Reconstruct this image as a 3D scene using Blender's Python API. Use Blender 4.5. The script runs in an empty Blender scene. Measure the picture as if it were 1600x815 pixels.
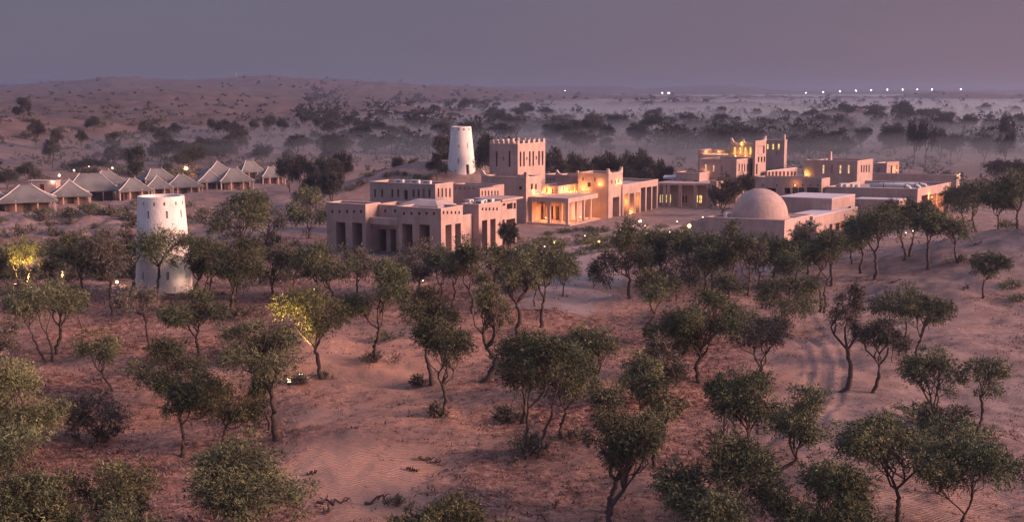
import bpy, math, random
import numpy as np
from mathutils import Vector, Matrix

# ------------------------------------------------------------------ camera
R = math.radians
W0, H0, F = 1600.0, 815.0, 1931.0          # photo size and focal length in photo pixels
HC, PITCH = 24.0, R(7.9)
scene = bpy.context.scene
cam_data = bpy.data.cameras.new('camera')
cam_data.sensor_width = 36.0
cam_data.lens = 36.0 * F / W0
cam_data.clip_start = 0.5
cam_data.clip_end = 30000.0
cam = bpy.data.objects.new('camera', cam_data)
scene.collection.objects.link(cam)
cam.location = (0, 0, HC)
cam.rotation_euler = (R(90) - PITCH, 0, 0)
scene.camera = cam

# ------------------------------------------------------------------ sky
world = bpy.data.worlds.new('World')
scene.world = world
world.use_nodes = True
wt = world.node_tree
wt.nodes.clear()
def wn(t):
    return wt.nodes.new(t)
SUN_AZ, SUN_EL = R(101), R(16)             # azimuth from +Y towards +X
wo = wn('ShaderNodeOutputWorld'); bg = wn('ShaderNodeBackground')
sky = wn('ShaderNodeTexSky'); sky.sky_type = 'NISHITA'; sky.sun_disc = False
sky.sun_elevation = R(3); sky.sun_rotation = SUN_AZ; sky.dust_density = 3.0; sky.air_density = 1.2
tc = wn('ShaderNodeTexCoord'); sx = wn('ShaderNodeSeparateXYZ')
wt.links.new(tc.outputs['Generated'], sx.inputs[0])
ramp = wn('ShaderNodeValToRGB')
wt.links.new(sx.outputs['Z'], ramp.inputs['Fac'])
cr = ramp.color_ramp
cr.elements[0].position = 0.0; cr.elements[0].color = (0.090, 0.077, 0.104, 1)
cr.elements[1].position = 1.0; cr.elements[1].color = (0.200, 0.245, 0.390, 1)
for p, c in ((0.03, (0.083, 0.074, 0.102)), (0.075, (0.077, 0.071, 0.100)), (0.2, (0.098, 0.102, 0.154)), (0.5, (0.155, 0.182, 0.288))):
    e = cr.elements.new(p); e.color = c + (1,)
nz = wn('ShaderNodeTexNoise'); nz.inputs['Scale'].default_value = 2.2; nz.inputs['Detail'].default_value = 5.0
mp = wn('ShaderNodeMapping'); mp.inputs['Scale'].default_value = (1, 1, 7)
wt.links.new(tc.outputs['Generated'], mp.inputs[0]); wt.links.new(mp.outputs[0], nz.inputs['Vector'])
nr = wn('ShaderNodeMapRange'); nr.inputs['To Min'].default_value = 0.9; nr.inputs['To Max'].default_value = 1.1
wt.links.new(nz.outputs['Fac'], nr.inputs['Value'])
vm = wn('ShaderNodeVectorMath'); vm.operation = 'SCALE'
wt.links.new(ramp.outputs['Color'], vm.inputs[0]); wt.links.new(nr.outputs[0], vm.inputs['Scale'])
sk = wn('ShaderNodeVectorMath'); sk.operation = 'SCALE'; sk.inputs['Scale'].default_value = 0.05
wt.links.new(sky.outputs[0], sk.inputs[0])
ad = wn('ShaderNodeMixRGB'); ad.blend_type = 'MIX'; ad.inputs['Fac'].default_value = 0.05
wt.links.new(vm.outputs[0], ad.inputs[1]); wt.links.new(sk.outputs[0], ad.inputs[2])
# the whole afterglow side of the sky is a little pinker
px_ = wn('ShaderNodeMapRange'); px_.interpolation_type = 'SMOOTHSTEP'; px_.inputs['From Min'].default_value = -0.25; px_.inputs['From Max'].default_value = 0.75
wt.links.new(sx.outputs['X'], px_.inputs['Value'])
pk = wn('ShaderNodeMixRGB'); pk.blend_type = 'MULTIPLY'; pk.inputs[2].default_value = (1.45, 1.06, 0.98, 1)
wt.links.new(px_.outputs[0], pk.inputs[0]); wt.links.new(ad.outputs[0], pk.inputs[1])
wt.links.new(pk.outputs[0], bg.inputs['Color'])
bg.inputs['Strength'].default_value = 1.0
wt.links.new(bg.outputs[0], wo.inputs['Surface'])

# ------------------------------------------------------------------ afterglow sun
sl = bpy.data.lights.new('sun', 'SUN'); sl.energy = 4.4; sl.angle = R(24); sl.color = (1.0, 0.56, 0.42)
so = bpy.data.objects.new('sun', sl); scene.collection.objects.link(so)
sd = Vector((math.sin(SUN_AZ) * math.cos(SUN_EL), math.cos(SUN_AZ) * math.cos(SUN_EL), math.sin(SUN_EL)))
so.rotation_euler = (-sd).to_track_quat('-Z', 'Y').to_euler()
so.location = (80, -20, 90)

vs = scene.view_settings
vs.view_transform = 'Standard'; vs.look = 'None'; vs.exposure = 1.0; vs.gamma = 1.0; vs.use_curve_mapping = False
scene.render.engine = 'CYCLES'
scene.cycles.use_denoising = True
scene.cycles.volume_bounces = 1
scene.cycles.max_bounces = 5
scene.cycles.diffuse_bounces = 3
scene.cycles.volume_step_rate = 4
HAZE_DENSITY = 0.00032
MIST_DENSITY = 0.0034

# ------------------------------------------------------------------ helpers
COL = scene.collection
def tag(o, label=None, cat=None, group=None, kind=None):
    if label: o['label'] = label
    if cat: o['category'] = cat
    if group: o['group'] = group
    if kind: o['kind'] = kind
    return o
def empty(name, loc, label, cat, group=None):
    o = bpy.data.objects.new(name, None); COL.objects.link(o)
    o.location = loc; o.empty_display_size = 0.5
    return tag(o, label, cat, group)
def mkmesh(name, verts, faces, mats, mi=None, smooth=False):
    me = bpy.data.meshes.new(name)
    if isinstance(verts, np.ndarray) and isinstance(faces, np.ndarray):
        n, k = faces.shape
        me.vertices.add(len(verts)); me.vertices.foreach_set('co', verts.astype(np.float32).ravel())
        me.loops.add(n * k); me.loops.foreach_set('vertex_index', faces.astype(np.int32).ravel())
        me.polygons.add(n)
        me.polygons.foreach_set('loop_start', np.arange(0, n * k, k, dtype=np.int32))
        me.update(calc_edges=True)
    else:
        me.from_pydata([tuple(v) for v in verts], [], [tuple(f) for f in faces]); me.update()
    for m in (mats if isinstance(mats, (list, tuple)) else [mats]):
        me.materials.append(m)
    if mi is not None:
        me.polygons.foreach_set('material_index', np.asarray(mi, dtype=np.int32))
    if smooth:
        me.polygons.foreach_set('use_smooth', np.ones(len(me.polygons), dtype=bool))
    return me
def link(name, me, parent=None, loc=(0, 0, 0), rz=0.0, scale=None):
    o = bpy.data.objects.new(name, me); COL.objects.link(o)
    o.location = loc; o.rotation_euler = (0, 0, rz)
    if scale is not None: o.scale = scale
    if parent is not None: o.parent = parent
    return o

class MB:
    """collects shapes for one mesh"""
    def __init__(s): s.v = []; s.f = []; s.m = []
    def quad(s, a, b, c, d, m=0):
        n = len(s.v); s.v += [a, b, c, d]; s.f.append((n, n+1, n+2, n+3)); s.m.append(m)
    def poly(s, pts, m=0):
        n = len(s.v); s.v += list(pts); s.f.append(tuple(range(n, n+len(pts)))); s.m.append(m)
    def prism(s, base, z0, z1, m=0):
        n = len(s.v); k = len(base)
        s.v += [(p[0], p[1], z0) for p in base] + [(p[0], p[1], z1) for p in base]
        s.f.append(tuple(range(n+k-1, n-1, -1))); s.f.append(tuple(range(n+k, n+2*k))); s.m += [m, m]
        for i in range(k):
            j = (i+1) % k
            s.f.append((n+i, n+j, n+k+j, n+k+i)); s.m.append(m)
    def box(s, x0, x1, y0, y1, z0, z1, m=0):
        s.prism([(x0, y0), (x1, y0), (x1, y1), (x0, y1)], z0, z1, m)
    def obox(s, c, d1, d2, a, b, z0, z1, m=0):
        """box with axes d1,d2 in plan spanning a=(a0,a1), b=(b0,b1) from c"""
        pts = [(c[0]+d1[0]*i+d2[0]*j, c[1]+d1[1]*i+d2[1]*j) for i, j in ((a[0], b[0]), (a[1], b[0]), (a[1], b[1]), (a[0], b[1]))]
        s.prism(pts, z0, z1, m)
    def tube(s, pts, rad, sides=6, m=0, cap=True):
        pts = [Vector(p) for p in pts]; n0 = len(s.v); k = len(pts)
        ref = Vector((0.31, 0.17, 0.93)).normalized()
        for i, p in enumerate(pts):
            t = (pts[min(i+1, k-1)] - pts[max(i-1, 0)])
            t = t.normalized() if t.length > 1e-9 else Vector((0, 0, 1))
            a = t.cross(ref)
            if a.length < 1e-3: a = t.cross(Vector((1, 0, 0)))
            a.normalize(); b = t.cross(a)
            r = rad[i] if hasattr(rad, '__len__') else rad
            for q in range(sides):
                w = 2 * math.pi * q / sides
                s.v.append(tuple(p + a * (r * math.cos(w)) + b * (r * math.sin(w))))
        for i in range(k-1):
            for q in range(sides):
                q2 = (q+1) % sides
                s.f.append((n0+i*sides+q, n0+i*sides+q2, n0+(i+1)*sides+q2, n0+(i+1)*sides+q)); s.m.append(m)
        if cap:
            s.f.append(tuple(n0+(k-1)*sides+q for q in range(sides))); s.m.append(m)
            s.f.append(tuple(n0+q for q in range(sides-1, -1, -1))); s.m.append(m)
    def lathe(s, prof, seg=24, c=(0, 0), m=0, cap=False):
        n0 = len(s.v); k = len(prof)
        for r, z in prof:
            for q in range(seg):
                w = 2*math.pi*q/seg; s.v.append((c[0]+r*math.cos(w), c[1]+r*math.sin(w), z))
        for i in range(k-1):
            for q in range(seg):
                q2 = (q+1) % seg
                s.f.append((n0+i*seg+q, n0+i*seg+q2, n0+(i+1)*seg+q2, n0+(i+1)*seg+q)); s.m.append(m)
        if cap:
            s.f.append(tuple(n0+(k-1)*seg+q for q in range(seg))); s.m.append(m)
    def build(s, name, mats, parent=None, loc=(0, 0, 0), rz=0.0, smooth=False):
        return link(name, mkmesh(name, s.v, s.f, mats, s.m, smooth), parent, loc, rz)

def ray(px, py):
    c, q = math.cos(PITCH), math.sin(PITCH)
    a, b = (px - W0/2) / F, (H0/2 - py) / F
    return np.array([a, c + b*q, -q + b*c])
def atY(px, py, Y):
    d = ray(px, py); t = Y / d[1]
    return np.array([d[0]*t, Y, HC + d[2]*t])
def project(x, y, z):
    c, q = math.cos(PITCH), math.sin(PITCH)
    dz = z - HC
    dep = y*c - dz*q
    return W0/2 + F*x/dep, H0/2 - F*(y*q + dz*c)/dep

# --- noise
def _hash(ix, iy, seed):
    h = (ix.astype(np.int64) * 374761393 + iy.astype(np.int64) * 668265263 + seed * 982451653) & 0xFFFFFFFF
    h = ((h ^ (h >> 13)) * 1274126177) & 0xFFFFFFFF
    h = (h ^ (h >> 16)) & 0xFFFFFFFF
    return h / 4294967295.0
def noise(x, y, seed=0):
    ix, iy = np.floor(x), np.floor(y); fx, fy = x - ix, y - iy
    def g(a, b):
        w = _hash(ix+a, iy+b, seed) * 2*np.pi
        return np.cos(w)*(fx-a) + np.sin(w)*(fy-b)
    u = fx*fx*fx*(fx*(fx*6-15)+10); v = fy*fy*fy*(fy*(fy*6-15)+10)
    return ((g(0,0)*(1-u)+g(1,0)*u)*(1-v) + (g(0,1)*(1-u)+g(1,1)*u)*v) * 1.5
def fbm(x, y, o=4, seed=0):
    r, a = 0.0, 1.0
    for i in range(o):
        r = r + a*noise(x, y, seed+i*17); x = x*2.03+5.1; y = y*2.03-3.7; a *= 0.5
    return r
def sstep(a, b, x):
    t = np.clip((x-a)/(b-a), 0, 1); return t*t*(3-2*t)

# ------------------------------------------------------------------ terrain
RX = [-400, 0, 100, 180, 250, 330, 440, 560, 640, 770, 900, 1100, 1700]
RY = [132, 136, 131, 123, 127, 126, 122, 129, 133, 140, 149, 153, 153]
FX = [300, 700, 820, 950, 1010, 1080, 1140, 1190, 1250, 1400, 1600, 2000]
FY = [146, 140, 136, 136, 139.5, 136, 134, 140, 144, 143, 142, 142]
TRACKS, GULLIES = [], []
def height(x, y):
    x = np.asarray(x, float); y = np.asarray(y, float)
    ys = np.maximum(y, 1.0)
    px = 800 + F * x / ys
    wl = 1 - sstep(150, 950, px)
    rl = np.interp(ys, [0, 300, 420, 600, 1200], [0, 0, 3.6, 10.5, 18.5])
    rr = np.interp(ys, [0, 300, 1500], [0, 0, 1.0])
    near = rl*wl + rr*(1-wl)
    crest = HC + (140 - np.interp(px, RX, RY)) * 2500/F
    b1 = sstep(1150, 2500, ys) * (1 - sstep(2500, 3600, ys))
    h = near + b1*(crest - near) * (ys < 3600)
    h = np.where(ys >= 2500, np.maximum(h - sstep(2500, 3600, ys)*near, 2.0), h)
    crest2 = HC + (140 - np.interp(px, FX, FY)) * 4500/F
    b2 = np.exp(-((ys-4500)/700.0)**2)
    h = np.maximum(h, b2*crest2)
    # named dunes: centre px, distance, height, sigma x, sigma y
    for cpx, cy, hh, sx_, sy_ in ((1330, 880, 8.5, 42, 90), (1500, 2300, 12, 90, 180), (1665, 160, 6.6, 20, 19), (720, 275, 6.0, 23, 13),
                                  (640, 268, 3.6, 22, 14), (120, 118, -1.2, 13, 10), (330, 93, -1.3, 12, 6), (560, 84, 0.8, 8, 9), (1000, 520, 2.5, 60, 60),
                                  (250, 1000, 6, 70, 120), (700, 900, 5, 60, 90), (-60, 430, 9, 45, 90), (1080, 1500, 7, 120, 150)):
        cx = (cpx-800)/F*cy
        h = h + hh*np.exp(-((x-cx)/sx_)**2 - ((y-cy)/sy_)**2)
    # building plateau is smoother
    pl = sstep(-48, -30, x)*(1-sstep(88, 110, x))*sstep(160, 176, y)*(1-sstep(300, 330, y))
    n1 = fbm(x/17.0, y/17.0, 3, 3)*0.72
    n2 = fbm(x/3.3, y/3.3, 3, 9)*0.12
    n3 = fbm(x/1.1, y/1.1, 2, 21)*0.055*(1-sstep(140, 260, y))
    far = fbm(x/90.0, y/90.0, 4, 31)
    ridged = (1-np.abs(fbm(x/60.0, y/45.0, 3, 41)))
    fa = sstep(300, 700, y)
    h = h + (n1+n2)*(1-0.9*pl)*(1+fa) + n3*(1-pl) + fa*(far*2.2 + (ridged-0.7)*2.6)*(1+0.9*sstep(900, 2500, y))
    # scrub hillock texture on the slope under the tents
    sl_ = sstep(150, 170, y)*(1-sstep(250, 290, y))*(1-sstep(-62, -42, x))
    h = h + sl_*np.abs(fbm(x/5.0, y/5.0, 3, 55))*0.9
    for pts, wd, dp in GULLIES:
        d = np.full(np.shape(x), 1e9)
        for (ax, ay), (bx, by) in zip(pts[:-1], pts[1:]):
            vx, vy = bx-ax, by-ay; t = np.clip(((x-ax)*vx+(y-ay)*vy)/(vx*vx+vy*vy), 0, 1)
            d = np.minimum(d, np.hypot(x-ax-t*vx, y-ay-t*vy))
        h = h - dp*np.exp(-(d/wd)**2)*(0.8+0.5*noise(x/2.5, y/2.5, 61))
    for pts, gauge in TRACKS:
        d = np.full(np.shape(x), 1e9)
        for (ax, ay), (bx, by) in zip(pts[:-1], pts[1:]):
            vx, vy = bx-ax, by-ay; L2 = vx*vx+vy*vy
            t = np.clip(((x-ax)*vx+(y-ay)*vy)/L2, 0, 1)
            d = np.minimum(d, np.hypot(x-ax-t*vx, y-ay-t*vy))
        h = h - 0.09*np.exp(-((d-gauge)/0.22)**2) + 0.045*np.exp(-((d-gauge-0.45)/0.22)**2) + 0.015*np.exp(-(d/0.35)**2)
    return h
def flat(px, py, z=0.0):
    d = ray(px, py); t = (z-HC)/d[2]; return (d[0]*t, d[1]*t)
TRACKS.append(([flat(*p) for p in ((1243, 478), (1262, 505), (1290, 545), (1303, 580), (1296, 620), (1262, 660), (1218, 700))], 0.85))
TRACKS.append(([flat(*p) for p in ((1215, 500), (1255, 530), (1283, 570), (1276, 610), (1262, 640))], 0.8))
TRACKS.append(([flat(*p) for p in ((1600, 560), (1500, 520), (1440, 490), (1380, 470))], 0.8))
GULLIES.append(([flat(*p) for p in ((180, 742), (260, 712), (330, 690), (430, 672), (540, 656), (660, 650), (760, 655))], 1.1, 0.55))
GULLIES.append(([flat(*p) for p in ((470, 580), (560, 585), (640, 600), (720, 640))], 0.9, 0.25))
GULLIES.append(([flat(*p) for p in ((880, 470), (960, 462), (1010, 458))], 1.2, 0.5))
_T = np.geomspace(50, 8000, 800)
def hit(px, py):
    """the point of the terrain seen along a photo direction"""
    d = ray(px, py); d = d/np.linalg.norm(d)
    P = d[None, :]*_T[:, None]; z = HC + P[:, 2]
    g = height(P[:, 0], P[:, 1])
    i = int(np.argmax(z < g)) if (z < g).any() else len(_T)-1
    t0, t1 = _T[max(i-1, 0)], _T[i]
    for _ in range(2):
        ts = np.linspace(t0, t1, 26)
        below = HC + d[2]*ts < height(d[0]*ts, d[1]*ts)
        k = int(np.argmax(below)) if below.any() else 25
        t0, t1 = ts[max(k-1, 0)], ts[k]
    x, y = d[0]*t1, d[1]*t1
    return np.array([x, y, float(height(x, y))])

# ------------------------------------------------------------------ materials
def mat(name, base, rough=0.85, noise_scale=None, noise_col=None, bump=0.0, bump_scale=20.0, spec=0.2, fac_lo=0.35, fac_hi=0.65):
    m = bpy.data.materials.new(name); m.use_nodes = True; t = m.node_tree
    b = t.nodes['Principled BSDF']
    b.inputs['Base Color'].default_value = tuple(base)+(1,); b.inputs['Roughness'].default_value = rough
    b.inputs['Specular IOR Level'].default_value = spec
    if noise_scale:
        tcn = t.nodes.new('ShaderNodeTexCoord')
        n = t.nodes.new('ShaderNodeTexNoise'); n.inputs['Scale'].default_value = noise_scale; n.inputs['Detail'].default_value = 6
        t.links.new(tcn.outputs['Object'], n.inputs['Vector'])
        r = t.nodes.new('ShaderNodeValToRGB'); r.color_ramp.elements[0].position = fac_lo; r.color_ramp.elements[1].position = fac_hi
        r.color_ramp.elements[0].color = tuple(base)+(1,); r.color_ramp.elements[1].color = tuple(noise_col)+(1,)
        t.links.new(n.outputs['Fac'], r.inputs['Fac']); t.links.new(r.outputs['Color'], b.inputs['Base Color'])
        if bump:
            n2 = t.nodes.new('ShaderNodeTexNoise'); n2.inputs['Scale'].default_value = bump_scale; n2.inputs['Detail'].default_value = 4
            t.links.new(tcn.outputs['Object'], n2.inputs['Vector'])
            bp = t.nodes.new('ShaderNodeBump'); bp.inputs['Strength'].default_value = bump; bp.inputs['Distance'].default_value = 0.1
            t.links.new(n2.outputs['Fac'], bp.inputs['Height']); t.links.new(bp.outputs['Normal'], b.inputs['Normal'])
    return m
def emit(name, col, s):
    m = bpy.data.materials.new(name); m.use_nodes = True; t = m.node_tree; t.nodes.clear()
    o = t.nodes.new('ShaderNodeOutputMaterial'); e = t.nodes.new('ShaderNodeEmission')
    e.inputs['Color'].default_value = tuple(col)+(1,); e.inputs['Strength'].default_value = s
    t.links.new(e.outputs[0], o.inputs['Surface']); return m
def leafmat(name, dark, light, trans=0.0):
    m = bpy.data.materials.new(name); m.use_nodes = True; t = m.node_tree; b = t.nodes['Principled BSDF']
    at = t.nodes.new('ShaderNodeAttribute'); at.attribute_name = 'tint'
    oi = t.nodes.new('ShaderNodeObjectInfo')
    mx = t.nodes.new('ShaderNodeMixRGB'); mx.inputs[1].default_value = tuple(dark)+(1,); mx.inputs[2].default_value = tuple(light)+(1,)
    t.links.new(at.outputs['Fac'], mx.inputs['Fac'])
    hs = t.nodes.new('ShaderNodeHueSaturation')
    mr = t.nodes.new('ShaderNodeMapRange'); mr.inputs['To Min'].default_value = 0.66; mr.inputs['To Max'].default_value = 1.34
    t.links.new(oi.outputs['Random'], mr.inputs['Value']); t.links.new(mr.outputs[0], hs.inputs['Value'])
    mr2 = t.nodes.new('ShaderNodeMapRange'); mr2.inputs['To Min'].default_value = 0.482; mr2.inputs['To Max'].default_value = 0.515
    mth = t.nodes.new('ShaderNodeMath'); mth.operation = 'FRACT'; ml = t.nodes.new('ShaderNodeMath'); ml.operation = 'MULTIPLY'; ml.inputs[1].default_value = 7.31
    t.links.new(oi.outputs['Random'], ml.inputs[0]); t.links.new(ml.outputs[0], mth.inputs[0]); t.links.new(mth.outputs[0], mr2.inputs['Value'])
    t.links.new(mr2.outputs[0], hs.inputs['Hue'])
    t.links.new(mx.outputs[0], hs.inputs['Color']); t.links.new(hs.outputs[0], b.inputs['Base Color'])
    b.inputs['Roughness'].default_value = 0.75; b.inputs['Specular IOR Level'].default_value = 0.15
    return m

M = {}
def plaster(name, base, dark):
    """mud plaster: blotches, rain streaks below the parapets, splash dirt"""
    m = mat(name, base, 0.93, 0.55, dark, 0.45, 3.5, fac_lo=0.34, fac_hi=0.70); t = m.node_tree; b = t.nodes['Principled BSDF']
    src = b.inputs['Base Color'].links[0].from_socket
    tcn = t.nodes.new('ShaderNodeTexCoord'); mp_ = t.nodes.new('ShaderNodeMapping'); mp_.inputs['Scale'].default_value = (1.6, 1.6, 0.16)
    n = t.nodes.new('ShaderNodeTexNoise'); n.inputs['Scale'].default_value = 1.3; n.inputs['Detail'].default_value = 7; n.inputs['Roughness'].default_value = 0.7
    t.links.new(tcn.outputs['Object'], mp_.inputs[0]); t.links.new(mp_.outputs[0], n.inputs['Vector'])
    r = t.nodes.new('ShaderNodeValToRGB'); r.color_ramp.elements[0].position = 0.36; r.color_ramp.elements[0].color = (0.62, 0.58, 0.56, 1); r.color_ramp.elements[1].position = 0.56; r.color_ramp.elements[1].color = (1, 1, 1, 1)
    t.links.new(n.outputs['Fac'], r.inputs['Fac'])
    mx = t.nodes.new('ShaderNodeMixRGB'); mx.blend_type = 'MULTIPLY'; mx.inputs[0].default_value = 0.42
    t.links.new(src, mx.inputs[1]); t.links.new(r.outputs[0], mx.inputs[2]); t.links.new(mx.outputs[0], b.inputs['Base Color'])
    return m
M['wall'] = plaster('adobe_wall', (0.44, 0.325, 0.295), (0.345, 0.25, 0.225))
M['wall_pale'] = plaster('adobe_pale', (0.465, 0.35, 0.32), (0.37, 0.275, 0.25))
M['roof'] = mat('roof_screed', (0.42, 0.35, 0.34), 0.9, 0.5, (0.33, 0.27, 0.26))
M['roof_light'] = mat('roof_membrane', (0.55, 0.50, 0.54), 0.8, 0.6, (0.52, 0.47, 0.5))
M['trim'] = mat('parapet_cap', (0.55, 0.41, 0.36), 0.9, 0.8, (0.46, 0.34, 0.3))
M['white'] = plaster('whitewash', (0.82, 0.78, 0.76), (0.68, 0.63, 0.60))
M['glass'] = mat('dark_glass', (0.035, 0.03, 0.035), 0.25, spec=0.5)
M['void'] = mat('dark_opening_shade', (0.05, 0.035, 0.032), 0.9)  # dark tone paints in the shade inside openings and tent entrances
M['wood'] = mat('dark_wood', (0.09, 0.05, 0.035), 0.7, 3.0, (0.06, 0.035, 0.025))
M['metal'] = mat('galvanised_metal', (0.55, 0.55, 0.57), 0.5, 2.0, (0.45, 0.45, 0.46), spec=0.5)
M['dark_metal'] = mat('dark_metal', (0.06, 0.055, 0.06), 0.6)
M['tent'] = mat('tent_canvas', (0.185, 0.18, 0.178), 0.95, 0.35, (0.125, 0.12, 0.118), 0.1, 3.0)
M['tent_edge'] = mat('tent_lit_edge', (0.62, 0.53, 0.50), 0.9)  # pale tone for the lit hip rims, also on the peak poles
M['tent_wall'] = mat('tent_wall', (0.20, 0.12, 0.10), 0.9, 0.8, (0.14, 0.085, 0.07))
M['bark'] = mat('bark', (0.105, 0.078, 0.066), 0.95, 4.0, (0.06, 0.043, 0.037), 0.4, 9.0)
M['bark_pale'] = mat('bark_pale', (0.20, 0.16, 0.145), 0.95, 4.0, (0.10, 0.075, 0.065), 0.4, 9.0)
M['leaf'] = leafmat('ghaf_foliage', (0.016, 0.020, 0.015), (0.172, 0.188, 0.102))
M['leaf_fresh'] = leafmat('fresh_foliage', (0.024, 0.028, 0.017), (0.255, 0.26, 0.13))
M['leaf_dry'] = leafmat('dry_foliage', (0.028, 0.026, 0.025), (0.19, 0.168, 0.13))
M['leaf_far'] = leafmat('far_foliage', (0.022, 0.022, 0.020), (0.07, 0.067, 0.05))
M['litter'] = leafmat('leaf_litter', (0.055, 0.03, 0.026), (0.38, 0.245, 0.185))
M['dead'] = mat('dead_wood', (0.075, 0.05, 0.042), 0.95, 5.0, (0.045, 0.03, 0.026))
M['path'] = mat('pale_path', (0.33, 0.25, 0.235), 0.95, 0.6, (0.26, 0.195, 0.182), 0.2, 5.0)
def lit_pane(name, col, st):
    m = emit(name, col, st); t = m.node_tree; e = [n for n in t.nodes if n.type == 'EMISSION'][0]
    tcn = t.nodes.new('ShaderNodeTexCoord'); n = t.nodes.new('ShaderNodeTexNoise'); n.inputs['Scale'].default_value = 2.3; n.inputs['Detail'].default_value = 3
    t.links.new(tcn.outputs['Object'], n.inputs['Vector'])
    r = t.nodes.new('ShaderNodeMapRange'); r.inputs['From Min'].default_value = 0.3; r.inputs['From Max'].default_value = 0.7; r.inputs['To Min'].default_value = st*0.35; r.inputs['To Max'].default_value = st*1.25
    t.links.new(n.outputs['Fac'], r.inputs['Value']); t.links.new(r.outputs[0], e.inputs['Strength']); return m
M['lit_yellow'] = lit_pane('lit_window_yellow', (1.0, 0.66, 0.20), 0.75)
M['lit_warm'] = lit_pane('lit_window_warm', (1.0, 0.60, 0.32), 0.6)
M['lit_orange'] = lit_pane('lit_window_orange', (1.0, 0.33, 0.08), 0.55)
M['bulb'] = emit('lamp_bulb', (1.0, 0.74, 0.42), 3.6)
M['bulb_far'] = emit('street_bulb', (1.0, 0.86, 0.7), 42.0)
M['fire'] = emit('fire_bowl', (1.0, 0.45, 0.12), 6.0)

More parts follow.
